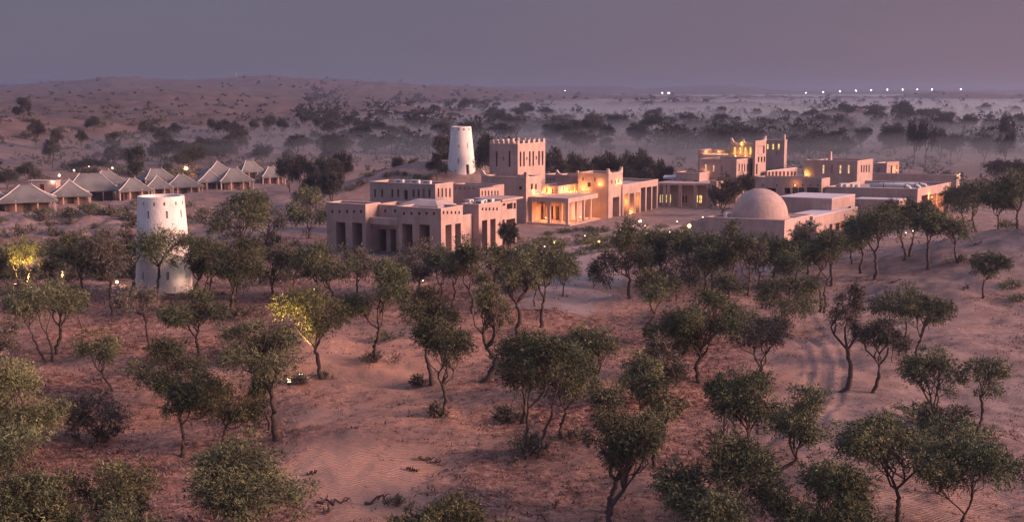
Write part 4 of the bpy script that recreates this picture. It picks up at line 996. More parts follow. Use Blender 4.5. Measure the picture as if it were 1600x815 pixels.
# -- left, round the watchtower
T(35, 450, 378, 4, 70, 420, 'small two-stemmed tree glowing yellow from the ground lights by the path', leaf='leaf_fresh', trunks=2, bark='bark_pale')
T(-4, 462, 398, -30, 18, 448, 'dark tree half cut off by the left edge beside the glowing tree')
T(90, 447, 409, 70, 92, 425, 'small crooked nearly bare tree right of the glowing tree', leaf='leaf_dry', sparse=0.8)
T(126, 462, 368, 92, 162, 432, 'dark dense tree, leftmost of the row before the white watchtower')
T(178, 493, 366, 142, 208, 428, 'tall tree with a long crooked dark trunk left of the white watchtower', leaf='leaf_dry', lean=-0.5)
T(206, 462, 358, 186, 236, 415, 'purplish half-bare tree touching the left side of the white watchtower', leaf='leaf_dry', sparse=0.5)
T(241, 466, 363, 216, 297, 410, 'flat-topped green tree standing right in front of the white watchtower', flatness=0.8)
T(297, 466, 378, 288, 340, 432, 'tree with curved trunk hugging the right side of the white watchtower')
T(318, 455, 388, 305, 352, 430, 'low tree second to the right of the white watchtower')
T(377, 495, 364, 318, 408, 446, 'large tree with slanting trunk and dark shade at its foot', lean=-0.4)
T(362, 468, 398, 345, 400, 445, 'small tree behind the large slanting one', leaf='leaf_dry')
T(428, 468, 378, 392, 458, 446, 'purple-grey hazy tree on the sand between watchtower and villa', leaf='leaf_dry', sparse=0.25)
T(77, 565, 450, 14, 92, 512, 'wide tree with two thin dark stems on the mauve slope', trunks=2)
T(92, 553, 443, 72, 132, 502, 'upright tree directly behind the two-stemmed one')
T(126, 513, 448, 106, 138, 490, 'small dark tree at the edge of the slope below the watchtower row')
T(236, 546, 452, 196, 262, 492, 'tree with thin straight trunk below the watchtower', leaf='leaf_dry')
T(316, 562, 455, 254, 346, 520, 'leaning tree with broad grey-green crown below the watchtower')
T(178, 610, 520, 122, 186, 575, 'pale green tree with bent thin stem on the mauve slope', leaf='leaf_fresh')
T(262, 638, 535, 214, 326, 615, 'very dark round-crowned tree on the mauve slope')
T(2, 598, 500, -28, 26, 560, 'thin half-bare tree at the left edge above the big pale ones', leaf='leaf_dry', sparse=0.6)
T(505, 592, 448, 432, 540, 528, 'tree lit golden from below, thin trunk right of the thick-trunked one', leaf='leaf_fresh')
T(434, 686, 498, 355, 482, 592, 'tree with the thick straight trunk and dark green dome crown', thick=1.15)
T(418, 676, 578, 392, 432, 618, 'slim tree right behind the thick straight trunk')
T(283, 712, 592, 258, 316, 648, 'tree on a thin straight trunk at the crest of the small sand bank')
T(341, 702, 583, 298, 416, 662, 'pale green spreading tree left of the thick-trunked tree', leaf='leaf_fresh')
T(147, 694, 608, 104, 204, 684, 'spiky half-bare bush tree on the lower left slope', leaf='leaf_dry', sparse=0.55)
T(8, 722, 572, -50, 96, 700, 'big pale green tree filling the left edge', leaf='leaf_fresh', nl=1.3)
T(50, 800, 655, -20, 72, 745, 'tree behind the bottom-left thicket, dark thin stem showing', leaf='leaf', sparse=0.2)
T(30, 870, 735, -60, 92, 860, 'dark rounded tree in the very bottom-left corner', nl=1.3)
T(150, 858, 708, 70, 232, 850, 'olive tree of the bottom-left thicket, yellowish top', leaf='leaf_fresh', nl=1.3)
T(205, 872, 760, 160, 250, 866, 'lower olive tree at the right end of the bottom-left thicket')
T(388, 842, 688, 298, 482, 835, 'wide dark dense bush tree at the bottom below the thick-trunked tree', nl=1.4)
T(702, 872, 782, 605, 800, 868, 'bright green low bush cut by the bottom edge at centre', leaf='leaf_fresh', nl=1.4)
# -- centre
T(528, 473, 385, 466, 552, 446, 'dark tree on the crest left of the villa front', nl=1.1)
T(498, 462, 392, 468, 520, 440, 'small dark tree left of the villa, behind the crest one')
T(586, 566, 402, 540, 652, 508, 'tall forked tree with a dark tuft at its foot, left of centre')
T(556, 468, 392, 532, 585, 440, 'low dry tree before the left villa pavilion', leaf='leaf_dry')
T(655, 458, 376, 622, 692, 428, 'thin hazy tree before the middle of the villa', leaf='leaf_dry', sparse=0.5)
T(612, 462, 405, 590, 640, 445, 'small grey tree before the villa porch', leaf='leaf_dry', sparse=0.3)
T(671, 601, 452, 618, 712, 528, 'pale green tree behind the leaning one with tuft', leaf='leaf')
T(684, 652, 500, 640, 748, 586, 'leaning tree with a dark green tuft round its foot, centre', lean=0.3)
T(738, 490, 361, 696, 768, 442, 'tall tree in front of the right villa pavilion')
T(752, 597, 404, 732, 796, 552, 'slender S-curved tree with layered thin crown', sparse=0.35, lean=0.9, fork=3.0)
T(708, 478, 395, 688, 730, 440, 'small tree left of the tall one by the villa', leaf='leaf_dry')
T(808, 522, 382, 776, 838, 458, 'straight-trunked tree between the S-curved one and the tall lamp-dotted one')
T(846, 512, 374, 802, 906, 452, 'tall broad tree with garden lights showing through, right of centre')
T(838, 478, 408, 812, 862, 450, 'small tree behind the tall broad one')
T(830, 716, 504, 778, 922, 612, 'big tree with a forked trunk rising from a dark shrub, centre foreground', trunks=2, thick=0.9)
T(816, 660, 522, 788, 850, 592, 'tree hidden behind the big forked one, trunk to its left')
T(880, 684, 542, 848, 926, 632, 'tree close behind the big forked one, trunk to its right')
T(925, 622, 500, 886, 962, 592, 'thin-stemmed tree with olive crown right of the big forked one')
T(948, 798, 578, 912, 1028, 738, 'tall two-tiered tree with dense dark and olive crown in the foreground', nl=1.3)
T(960, 825, 648, 936, 1022, 742, 'forked dark bare-limbed tree leaning right beneath the two-tiered crown', sparse=0.45, lean=-0.4, thick=1.1)
T(1024, 732, 572, 988, 1062, 668, 'tree behind the right side of the two-tiered one')
T(1050, 637, 528, 984, 1074, 612, 'broad grey-green tree behind the two-tiered one', leaf='leaf_dry')
T(1011, 527, 424, 994, 1068, 482, 'tree with kinked forked trunk beside the open sand', lean=-0.5)
T(985, 466, 344, 950, 1012, 428, 'dark tall tree beside the garden lamps at the open sand')
T(955, 452, 392, 924, 978, 448, 'bluish hazy bush tree at the edge of the open sand', leaf='leaf_far')
T(1032, 446, 358, 1004, 1062, 425, 'dark tree second right of the open sand')
T(1076, 448, 360, 1050, 1112, 428, 'dark tree below the orange fire lamp')
T(1055, 470, 400, 1030, 1085, 450, 'lower tree in the dark belt under the fire lamp', leaf='leaf_dry')
T(1090, 598, 443, 1044, 1154, 548, 'large grey-green domed tree right of centre')
T(1060, 592, 504, 1012, 1098, 566, 'olive crown overlapping the large domed tree', leaf='leaf_fresh')
T(1002, 640, 545, 962, 1030, 610, 'olive bushy tree left of the overlapping olive crown', leaf='leaf_fresh')
T(1138, 472, 352, 1108, 1172, 432, 'tall dark tree before the domed house, left one')
T(1166, 462, 374, 1150, 1196, 428, 'reddish dry tree before the domed house', leaf='leaf_dry')
T(1112, 462, 382, 1088, 1136, 432, 'small dark tree left of the domed house trees')
T(1188, 596, 488, 1148, 1232, 568, 'bare-stemmed tree with hanging dry crown above the vehicle tracks', leaf='leaf_dry', sparse=0.3)
T(1160, 540, 470, 1138, 1190, 520, 'small tree behind the hanging dry crown')
T(1218, 514, 430, 1186, 1276, 492, 'round deep green crown at the head of the vehicle tracks')
T(1283, 488, 364, 1256, 1312, 424, 'tree with two thin parallel trunks above the vehicle tracks', trunks=2)
T(1243, 452, 374, 1216, 1272, 424, 'dark tree right of the dome front')
T(1212, 440, 362, 1188, 1234, 416, 'dark tree directly below the dome')
T(1262, 428, 352, 1236, 1290, 408, 'dark tree before the pale stepped roofs')
T(1313, 612, 440, 1300, 1346, 560, 'very slender wavy tree standing alone on the right sand', sparse=0.5, lean=0.4, leaf='leaf_dry', fork=3.5)
T(1363, 613, 498, 1338, 1412, 562, 'thin-trunked tree second on the right sand, crown reaching right', leaf='leaf_dry')
T(1408, 534, 452, 1362, 1440, 500, 'two-stemmed tree on the pale right sand', trunks=2)
T(1427, 562, 463, 1412, 1478, 522, 'tree leaning right next to the two-stemmed one')
T(1395, 566, 520, 1372, 1418, 552, 'low scrubby tree between the thin-trunked and leaning trees', leaf='leaf_dry')
T(1534, 465, 400, 1521, 1567, 434, 'lone small tree with leaning dark trunk on the upper right dune')
T(1458, 668, 552, 1414, 1496, 636, 'dense spiky tree with dark shrub at its foot on the right')
T(1475, 700, 628, 1440, 1512, 694, 'dark shrubby tree under the dense spiky one', leaf='leaf_dry')
T(1522, 680, 562, 1496, 1566, 612, 'tree with clean curved trunk and open crown near the right edge', sparse=0.2)
T(1171, 714, 573, 1112, 1216, 682, 'upright dense tree left of the leaning foreground one', nl=1.15)
T(1133, 686, 588, 1108, 1152, 642, 'slim tree just left of the upright dense one')
T(1210, 772, 598, 1206, 1302, 704, 'tree leaning strongly right on a bent bare trunk, foreground', lean=-0.9, thick=1.15)
T(1132, 868, 692, 1042, 1222, 858, 'huge bush-like tree at the bottom right of centre', nl=1.5)
T(1308, 866, 728, 1224, 1388, 858, 'bright yellow-green bushy tree at the bottom', leaf='leaf_fresh', nl=1.5)
T(1402, 815, 652, 1312, 1474, 752, 'broad spreading tree at lower right', nl=1.4)
T(1502, 830, 688, 1452, 1574, 800, 'dark grey-green tree nearest the lower right corner', nl=1.4)
T(1468, 772, 655, 1428, 1532, 712, 'tree behind the broad spreading one at lower right')
# -- filling the dark belt before the buildings
T(330, 470, 372, 300, 362, 440, 'dark tree between the watchtower and the large slanting tree')
T(458, 450, 382, 436, 484, 432, 'small dry tree on the slope left of the crest trees', leaf='leaf_dry', sparse=0.2)
T(630, 470, 392, 602, 664, 446, 'grey-green tree before the left half of the villa', leaf='leaf_dry')
T(690, 466, 388, 664, 712, 440, 'thin dark tree before the villa corner')
T(772, 470, 378, 748, 800, 440, 'dark tree before the villa terrace')
T(880, 462, 398, 862, 902, 440, 'small dark tree at the left side of the open sand')
T(1008, 448, 366, 986, 1036, 426, 'dark tree between the tall dark one and the belt')
T(1100, 452, 362, 1076, 1128, 428, 'dark green tree left of the domed house front')
T(1186, 452, 368, 1164, 1212, 424, 'dark tree before the left part of the dome')
T(1232, 470, 392, 1206, 1262, 444, 'grey-green tree in the belt right of the dome front')
T(1296, 446, 360, 1272, 1322, 414, 'dark tree before the end of the flat-roofed house')
T(1130, 500, 428, 1106, 1160, 478, 'olive tree behind the large domed tree')
T(1330, 412, 350, 1306, 1350, 392, 'small dark tree left of the bright lamp before the flat-roofed house')
# -- before the right-hand buildings
T(1366, 436, 327, 1320, 1402, 388, 'dark tree left end of the row before the columned hall')
T(1345, 426, 340, 1322, 1366, 385, 'slimmer dark tree before the flat-roofed house end')
T(1412, 406, 316, 1372, 1438, 368, 'second dark tree of the row before the columned hall')
T(1422, 400, 322, 1405, 1452, 362, 'dark tree close behind the second one of the hall row')
T(1449, 420, 322, 1426, 1470, 372, 'straight dark tree before the lit columns')
T(1499, 410, 342, 1458, 1514, 380, 'low spreading tree right of the lit columns, shrub at its foot', lean=-0.3)
T(1527, 362, 284, 1480, 1546, 338, 'dark tree right of the columned hall, first of four')
T(1508, 356, 290, 1476, 1522, 332, 'dark tree touching the hall roof end')
T(1562, 358, 290, 1538, 1580, 334, 'dark tree beside the path light behind the right dune')
T(1590, 356, 272, 1558, 1618, 326, 'dark tree at the right edge above the dune crest')
# -- round the villa and the fort
T(375, 398, 298, 336, 420, 385, 'big dark grey-green tree on the slope between tents and villa', leaf='leaf')
T(418, 382, 322, 396, 442, 366, 'dry leaning tree beside the big one on the slope', leaf='leaf_dry', sparse=0.4)
T(484, 372, 290, 456, 512, 360, 'dark tree left of the villa corner')
T(1130, 338, 274, 1110, 1151, 330, 'dark courtyard tree left of the dome top', leaf='leaf_far')
T(1167, 318, 276, 1148, 1187, 312, 'smaller dark courtyard tree above the dome', leaf='leaf_far')
T(795, 392, 345, 780, 806, 388, 'small green bush tree under the villa terrace', leaf='leaf_far')

# background trees: a few shapes, copied
def far_proto(seed, H, Rx, zb, n, ls, leaf='leaf_far', trunks=1):
    mb, LV, LF, LT = tree_meshes(seed, H, 0.3*(seed % 3-1), Rx, zb, n, ls, clumps=26, trunks=trunks, thick=1.2)
    tm = mkmesh('far_trunk', mb.v, mb.f, M['bark'], mb.m, True)
    return tm, crown_mesh('far_crown', LV, LF, LT, M[leaf]), H, Rx
FARP = [far_proto(11, 9, 3.9, 1.6, 7500, 0.5), far_proto(12, 9, 3.4, 1.0, 7000, 0.5), far_proto(13, 9, 4.3, 2.4, 7000, 0.5, trunks=2), far_proto(14, 9, 3.2, 2.4, 6000, 0.5), far_proto(15, 9, 4.6, 0.3, 9000, 0.5), far_proto(16, 9, 3.6, 3.0, 6000, 0.5), far_proto(18, 9, 3.8, 1.0, 7000, 0.5), far_proto(19, 9, 4.3, 0.7, 8000, 0.5)]
rf = random.Random(5)
def copy_tree(g, H, width, label, group, proto=None, name='distant_tree', parts=True):
    k = proto if proto is not None else rf.randrange(len(FARP))
    tm, cm, h0, r0 = FARP[k]
    sz_ = H/h0; sx_ = width/2/r0 if width else sz_*rf.uniform(0.9, 1.2)
    if parts:
        t = empty(name, tuple(g), label, 'tree', group); t.scale = (sx_, sx_, sz_); t.rotation_euler = (0, 0, rf.uniform(0, 6.28))
        for nm, me in (('trunk', tm), ('crown', cm)):
            o = bpy.data.objects.new(nm, me); COL.objects.link(o); o.parent = t
    return t
def far(bx, by, topy, w, label, group, proto=None):
    g = hit(bx, by); s = math.hypot(g[0], g[1])/F
    return copy_tree(g, max((by-topy)*s, 2.5), w*s, label, group, proto)
def farY(bx, Y, topy, w, label, group, proto=None):
    """the same, for a tree whose foot is hidden: stands at distance Y"""
    x = (bx-800)/F*Y; z = float(height(x, Y)); top = atY(bx, topy, Y)[2]
    return copy_tree((x, Y, z), max(top-z, 2.5), w*Y/F, label, group, proto)
GH = 'trees on the bare hill behind the tents'
for bx, by, ty_, w, lab, pr in ((36, 187, 154, 25, 'lone black round tree high on the bare left hill', 1), (58, 233, 191, 26, 'lollipop-shaped tree on the left hill below the black round one', 3),
        (88, 236, 206, 20, 'thin tree half behind the lollipop-shaped one', 3), (82, 263, 222, 25, 'dark tree with clear stem on the left hill above the tents', 3), (128, 236, 206, 18, 'small tree with straight stem in the middle of the left hill', 3),
        (147, 207, 184, 22, 'round dark bush tree high above the tents', 4), (178, 236, 207, 22, 'hazy tree over the double-peaked tent, upper one', 1), (180, 262, 230, 36, 'hazy wide tree over the double-peaked tent, lower one', 4),
        (214, 284, 228, 32, 'tall dark tree standing between the tent rows', 1), (44, 290, 257, 32, 'round dark tree behind the lit hut', 4), (12, 296, 268, 34, 'dark low tree at the left edge behind the first tents', 4),
        (140, 268, 250, 46, 'long dark thicket tree on the rise behind the tents', 4), (228, 217, 191, 24, 'round tree right of the bush tree above the tents', 4), (275, 216, 194, 22, 'small tree on the hill over the orange lamp', 4),
        (255, 217, 199, 18, 'pale hazy tree on the hill left of the one over the orange lamp', 4)):
    far(bx, by, ty_, w, lab, GH, pr)
GR = 'row of umbrella-shaped trees on the far slope'
for bx, by, ty_, w in ((335, 214, 188, 22), (350, 214, 189, 24), (368, 206, 190, 12), (397, 210, 187, 14), (423, 216, 180, 22), (441, 212, 185, 18), (481, 202, 179, 18), (497, 208, 184, 20), (512, 206, 182, 18), (521, 200, 174, 20), (527, 178, 166, 9), (545, 206, 181, 18),
        (560, 208, 186, 16), (578, 212, 188, 22), (593, 214, 190, 20), (610, 218, 196, 22), (628, 216, 198, 20)):
    far(bx, by, ty_, w, 'flat-topped tree in the dark row along the hazy slope left of the stone tower', GR, rf.choice((2, 5, 2, 0)))
GS = 'small trees on the far hazy ridge'
for bx, by, ty_, w in ((590, 184, 172, 12), (600, 183, 173, 12), (625, 184, 174, 18), (650, 184, 172, 12), (668, 184, 172, 14), (680, 182, 164, 14), (710, 167, 154, 11), (741, 170, 154, 17), (757, 170, 157, 12), (776, 170, 160, 14), (755, 186, 174, 10), (764, 186, 172, 11), (706, 188, 176, 22)):
    far(bx, by, ty_, w, 'tiny dark tree on the far hazy ridge above the stone tower', GS)
GC = 'dark clump between tents and villa'
for i, (bx, Y, ty_, w, lab) in enumerate(((452, 285, 243, 34, 'leftmost tree of the dark clump behind the tents, clear stem'), (472, 280, 245, 34, 'second tree of the dark clump behind the tents'), (497, 272, 246, 36, 'middle tree of the dark clump behind the tents'), (518, 276, 248, 34, 'fourth tree of the dark clump behind the tents'),
        (535, 284, 237, 28, 'tallest and last tree of the dark clump behind the tents'), (492, 252, 272, 40, 'low bushy tree in front of the dark clump'), (520, 250, 268, 36, 'low tree at the right front of the dark clump'), (478, 240, 290, 40, 'bush tree spilling down the slope below the dark clump'))):
    farY(bx, Y, ty_, w, lab, GC, (7, 4, 7, 4, 7, 4, 7, 4)[i])
for bx, Y, ty_, w, lab, pr in ((692, 285, 209, 38, 'tall black tree leaning against the left of the stone tower', 1), (682, 262, 248, 30, 'dark bush tree at the foot of the stone tower', 4), (622, 300, 243, 24, 'umbrella tree on the mound left of the stone tower', 2),
        (648, 310, 250, 30, 'small dark tree between mound and stone tower', 4), (760, 300, 205, 26, 'dark tree showing between stone tower and battlements', 1)):
    farY(bx, Y, ty_, w, lab, 'trees round the stone tower', pr)
GB = 'dark grove behind the fort'
for bx, Y, ty_, w in ((762, 262, 212, 30), (800, 275, 215, 26), (866, 275, 232, 30), (880, 268, 252, 34), (895, 270, 240, 26), (915, 272, 250, 36), (935, 278, 244, 34), (952, 275, 240, 34), (968, 272, 246, 32), (985, 278, 238, 34), (1003, 276, 236, 28), (1012, 270, 248, 34), (1030, 276, 252, 32), (1045, 274, 258, 28), (925, 262, 262, 34), (975, 262, 260, 36), (1008, 264, 262, 34)):
    farY(bx, Y, ty_, w, 'dark evergreen crowded into the grove behind the lit arcade and wing', GB, rf.choice((0, 1, 4, 4)))
GV = 'tall dark trees right of the lodge'
for bx, by, ty_, w, lab in ((1428, 258, 196, 26, 'leftmost of the tall dark trees on the grey sand right of the lodge'), (1446, 258, 195, 30, 'second of the tall dark trees on the grey sand'), (1466, 254, 203, 26, 'third of the tall dark trees on the grey sand'), (1485, 252, 213, 18, 'left of the pair of narrow dark trees on the grey sand'), (1498, 251, 212, 24, 'right of the pair of narrow dark trees on the grey sand'),
        (1535, 254, 212, 36, 'slanting-stem tree on the grey sand near the right edge'), (1572, 246, 185, 26, 'tall round tree above the slanting-stem one'), (1570, 262, 212, 26, 'tree below the tall round one near the right edge'), (1598, 210, 183, 16, 'tree cut by the right edge, high in the haze'),
        (1392, 240, 200, 34, 'dark tree left of the tall dark group on the grey sand'), (1408, 236, 206, 24, 'smaller dark tree left of the tall dark group'), (1560, 292, 252, 50, 'low olive bush tree near the right edge before the grey sand'), (1596, 292, 255, 30, 'bush tree at the right edge by the white lamp')):
    far(bx, by, ty_, w, lab, GV, rf.choice((2, 0, 5)))
GD = 'trees on the dune crest in the mist'
for bx, by, ty_, w in ((1274, 184, 173, 11), (1290, 177, 172, 6), (1304, 174, 170, 6), (1317, 172, 169, 5), (1352, 175, 166, 13), (1362, 175, 166, 11), (1374, 175, 166, 12), (1386, 178, 167, 9), (1395, 182, 170, 8), (1240, 186, 174, 16), (1252, 188, 178, 12), (1207, 190, 178, 12)):
    far(bx, by, ty_, w, 'tiny dark tree on the misty dune crest right of the turrets', GD)
# the misty valley: trees at chance spots, thickest behind the buildings
zones = [((250, 330), (225, 275), 8, 16, 'blurred grey tree in the hollow just behind the right-hand tents'), ((330, 470), (222, 262), 11, 16, 'blurred grey tree in the misty thicket above the last tents'),
         ((470, 690), (215, 262), 20, 16, 'blurred tree in the misty hollow behind the villa'), ((690, 860), (178, 232), 22, 30, 'hazy tree on the valley floor behind tower and battlements'),
         ((860, 1090), (188, 244), 28, 32, 'blue-grey tree in the mist behind the grove'), ((1060, 1240), (184, 250), 30, 32, 'blue-grey tree in the mist behind the turrets'),
         ((1230, 1420), (186, 256), 40, 32, 'dusky tree of the misty wood behind the slit-windowed house'), ((1400, 1600), (178, 215), 24, 28, 'pale tree fading in the mist at upper right')]
for (x0, x1), (y0, y1), n, w, lab in zones:
    k = 0; tries = 0
    while k < n and tries < 400:
        tries += 1
        bx, by = rf.uniform(x0, x1), rf.uniform(y0, y1); g = hit(bx, by)
        if g[1] < 320: continue
        if noise(np.array([g[0]/45.0]), np.array([g[1]/70.0]), 8)[0] < -0.12 and rf.random() < 0.75: continue
        s = math.hypot(g[0], g[1])/F
        Hh = rf.uniform(4.5, 8) if w < 20 else rf.uniform(5.5, 11); ww = Hh*rf.uniform(0.75, 1.25)
        copy_tree(g, Hh, ww, lab, lab.replace('tree', 'trees').replace('tiny dark bush', 'tiny dark bushes')); k += 1

# ------------------------------------------------------------------ shrubs and litter
def shrub_proto(seed, r, h, n, ls, leaf):
    rng = np.random.default_rng(seed); k = 6
    cen = np.column_stack([rng.normal(size=k)*r*0.45, rng.normal(size=k)*r*0.45, h*0.35*np.ones(k)]); cr_ = np.full(k, 0.5*r)
    LV, LF, LT = leaf_tris(cen, cr_, rng.random(k), n, ls, rng, np.array([0, 0, 0.0]), 0.95*h/r, -0.35)
    LV[:, 2] = np.maximum(LV[:, 2], -0.05)
    mb = MB()
    for _ in range(7):
        d = unit(rng.normal(size=3)); mb.tube([(0, 0, -0.1), (d[0]*r*0.4, d[1]*r*0.4, h*0.4), (d[0]*r*0.8, d[1]*r*0.8, h*0.75)], [0.03, 0.022, 0.01], 4)
    return mkmesh('shrub_stems', mb.v, mb.f, M['bark'], mb.m), crown_mesh('shrub_foliage', LV, LF, LT, M[leaf])
SHR = [shrub_proto(1, 1.0, 0.8, 900, 0.28, 'leaf_dry'), shrub_proto(2, 1.2, 0.7, 1000, 0.28, 'leaf'), shrub_proto(3, 0.9, 0.9, 900, 0.28, 'leaf_dry')]
def shrub(g, r, label, group, k=None, name='shrub'):
    sm, fm = SHR[rf.randrange(3) if k is None else k]
    t = empty(name, tuple(g), label, 'shrub', group); t.scale = (r, r, r*rf.uniform(0.75, 1.1)); t.rotation_euler = (0, 0, rf.uniform(0, 6.28))
    for nm, me in (('stems', sm), ('foliage', fm)):
        o = bpy.data.objects.new(nm, me); COL.objects.link(o); o.parent = t
for bx, by, r, lab in ((587, 566, 1.1, 'dark green tuft round the foot of the tall forked tree left of centre'), (604, 530, 0.9, 'reddish dry tuft behind the tall forked tree'), (677, 652, 1.0, 'dark green tuft round the foot of the leaning centre tree'),
        (658, 600, 0.9, 'flat dark tuft left of the centre pair of trunks'), (795, 657, 1.1, 'flat dark shrub left of the big forked trunk'), (826, 712, 1.3, 'dark green shrub at the foot of the big forked tree'), (893, 686, 0.8, 'small tuft right of the big forked tree'),
        (466, 598, 0.9, 'dark shrub beside the golden ground lights'), (506, 590, 0.6, 'small tuft at the foot of the golden-lit tree'), (377, 494, 1.2, 'dark shrub put in for shade under the large slanting tree'), (1500, 410, 1.0, 'dark shrub at the foot of the low spreading tree by the hall'),  # shrub under the slanting tree is added in place of its shade
        (1446, 655, 1.3, 'dark dry shrub left below the dense spiky tree'), (1500, 690, 1.5, 'spreading dry shrub right below the dense spiky tree'), (1572, 356, 1.0, 'flat dark shrub under the trees on the right dune crest'), (1580, 450, 0.9, 'dry scrub near the right edge beside the lone small tree'), (1592, 470, 0.8, 'lower dry scrub at the right edge'),
        (160, 690, 1.0, 'dry tuft below the spiky half-bare bush tree'), (262, 452, 1.0, 'dark shrub at the foot of the white watchtower'), (620, 790, 0.5, 'small dry tuft on the smooth foreground sand')):
    shrub(hit(bx, by), r, lab, 'tufts and shrubs at tree feet')
GL = 'low shrubs on the slope below the tents'
k = 0
while k < 120:
    bx, by = rf.uniform(-20, 470), rf.uniform(312, 442)
    if by < 330 - 0.085*bx + 8: continue
    g = hit(bx, by)
    if noise(np.array([g[0]/7.0]), np.array([g[1]/9.0]), 4)[0] < -0.05: continue
    shrub(g, rf.uniform(0.7, 1.9), 'low dark shrub on the scrubby slope below the tents', GL); k += 1
GP = 'low garden shrubs before the arcade'
for _ in range(46):
    bx, by = rf.uniform(800, 1100), rf.uniform(352, 400)
    shrub(hit(bx, by), rf.uniform(0.5, 1.1), 'low garden shrub on the dark bed before the lit arcade and wing', GP, 1)
GM = 'shrubs on the mound'
for _ in range(16):
    bx, by = rf.uniform(540, 700), rf.uniform(272, 300)
    shrub(hit(bx, by), rf.uniform(0.5, 1.1), 'low shrub dotting the sand mound left of the stone tower', GM)
GF = 'bushes dotting the bare left hill'
for _ in range(70):
    bx, by = rf.uniform(-10, 420), rf.uniform(165, 290)
    g = hit(bx, by)
    if g[1] < 300: continue
    shrub(g, rf.uniform(0.9, 2.4), 'dark bush dotting the bare pinkish hill behind the tents', GF)

def litter():
    """tufts of dry grass, dead leaves and twigs lying on the trampled sand"""
    rng = np.random.default_rng(7); nt, per = 95000, 6
    d = 62+(200-62)*rng.random(nt)**1.2; a = (rng.random(nt)-0.5)*2*0.45
    x, y = d*a, d
    keep = rng.random(nt) < litter_mask(x, y)**1.4*(0.35+1.1*(fbm(x/2.0, y/2.0, 2, 5) > -0.05))*0.8+0.03
    x, y = np.repeat(x[keep], per), np.repeat(y[keep], per); n = len(x)
    ts = np.repeat(rng.random(n//per), per); big = np.repeat(0.5+rng.random(n//per)**2*1.3, per)
    x = x+rng.normal(size=n)*0.13*big; y = y+rng.normal(size=n)*0.13*big; z = height(x, y)
    L = (0.10+0.17*rng.random(n))*big*np.maximum(1, y/120)
    w = rng.random(n)*2*np.pi; el = rng.random(n)*1.0
    ax = np.column_stack([np.cos(w)*np.cos(el), np.sin(w)*np.cos(el), np.sin(el)])*L[:, None]
    sd_ = np.column_stack([-np.sin(w), np.cos(w), np.zeros(n)])*(L*0.16)[:, None]
    p = np.column_stack([x, y, z+0.01])
    V = np.stack([p-sd_, p+sd_, p+ax], 1).reshape(-1, 3)
    me = mkmesh('dry_grass', V, np.arange(3*n).reshape(n, 3), M['litter'])
    at_ = me.attributes.new('tint', 'FLOAT', 'FACE'); at_.data.foreach_set('value', np.clip(ts**1.2*0.8+0.3*rng.random(n), 0, 1).astype(np.float32))
    o = link('dry_grass', me); tag(o, 'dry reddish grass and leaf litter on the trampled sand', 'grass', kind='stuff')
litter()

def fallen(bx, by, L, ang, label, seed):
    rng = np.random.default_rng(seed); g = hit(bx, by)
    t = empty('fallen_branch', tuple(g), label, 'branch', 'fallen branches')
    def dr(p, h): return (p[0], p[1], float(height(g[0]+p[0], g[1]+p[1]))-g[2]+h)
    mb = MB(); d = np.array([math.cos(R(ang)), math.sin(R(ang))]); n_ = np.array([-d[1], d[0]])
    main = [d*L*(q-0.5)+n_*rng.normal()*0.12*L for q in np.linspace(0, 1, 8)]
    mb.tube([dr(p, 0.05+0.1*abs(rng.normal())) for p in main], list(np.linspace(0.085, 0.03, 8)), 6); mb.build('limb', M['dead'], t)
    for k in (2, 3, 5, 6):
        e = main[k]+n_*rng.choice((-1, 1))*L*rng.uniform(0.15, 0.3)+d*L*0.15; m2 = MB()
        m2.tube([dr(main[k], 0.1), dr((main[k]+e)/2, 0.22+0.1*rng.random()), dr(e, 0.12+0.25*rng.random())], [0.05, 0.035, 0.012], 5); m2.build('twig', M['dead'], t)
for i, a in enumerate(((522, 786, 2.0, 25, 'curved dead branch on the smooth sand at bottom left of centre'), (645, 736, 0.8, -20, 'small dark twig heap alone on the smooth sand'), (868, 792, 0.7, 70, 'upright dark stump twig on the red sand below the forked tree'), (512, 800, 0.8, 60, 'dark root stump below the curved dead branch'),
        (600, 786, 2.2, -8, 'thin straight dead branch on the bottom sand'), (672, 722, 1.6, -25, 'thin dead branch on the sand right of the twig heap'), (488, 742, 0.6, 10, 'small dark stump right of the dark dense bush tree'), (1062, 766, 2.6, 5, 'long dark branch reaching toward the huge bottom bush'),
        (1400, 440, 1.3, 10, 'dead branch lying below the hall row on the sand'), (1528, 382, 1.2, 15, 'dark log on the right dune'), (1510, 450, 2.0, 40, 'dead branch left of the lone small tree'))):
    fallen(*a, seed=50+i)

# ------------------------------------------------------------------ lamps
def garden_lamp(bx, by, h, power, label, fire=False, size=0.10, Y=None, col=(1.0, 0.72, 0.4)):
    g = hit(bx, by) if Y is None else np.array([(bx-800)/F*Y, Y, float(height((bx-800)/F*Y, Y))])
    t = empty('garden_lamp', tuple(g), label, 'lamp', 'garden lamps')
    mb = MB(); mb.tube([(0, 0, -0.2), (0, 0, h-size)], 0.05, 6); mb.build('post', M['dark_metal'], t)
    mb = MB(); mb.lathe([(0.02, h-size*1.6), (size*1.1, h-size*1.1), (size*0.9, h-size)], 8); mb.build('collar', M['dark_metal'], t)
    mb = MB(); mb.lathe([(0.01, h-size), (size*0.8, h-size*0.5), (size, h), (size*0.7, h+size*0.7), (0.01, h+size)], 10); b = mb.build('bulb', M['fire' if fire else 'bulb'], t)
    if power:
        lo = bpy.data.objects.new('lamp_light', lamp_light(None, power*3.0, (1.0, 0.52, 0.22) if fire else (1.0, 0.66, 0.36), size)); COL.objects.link(lo); lo.parent = t; lo.location = (0, 0, h+size*1.6)
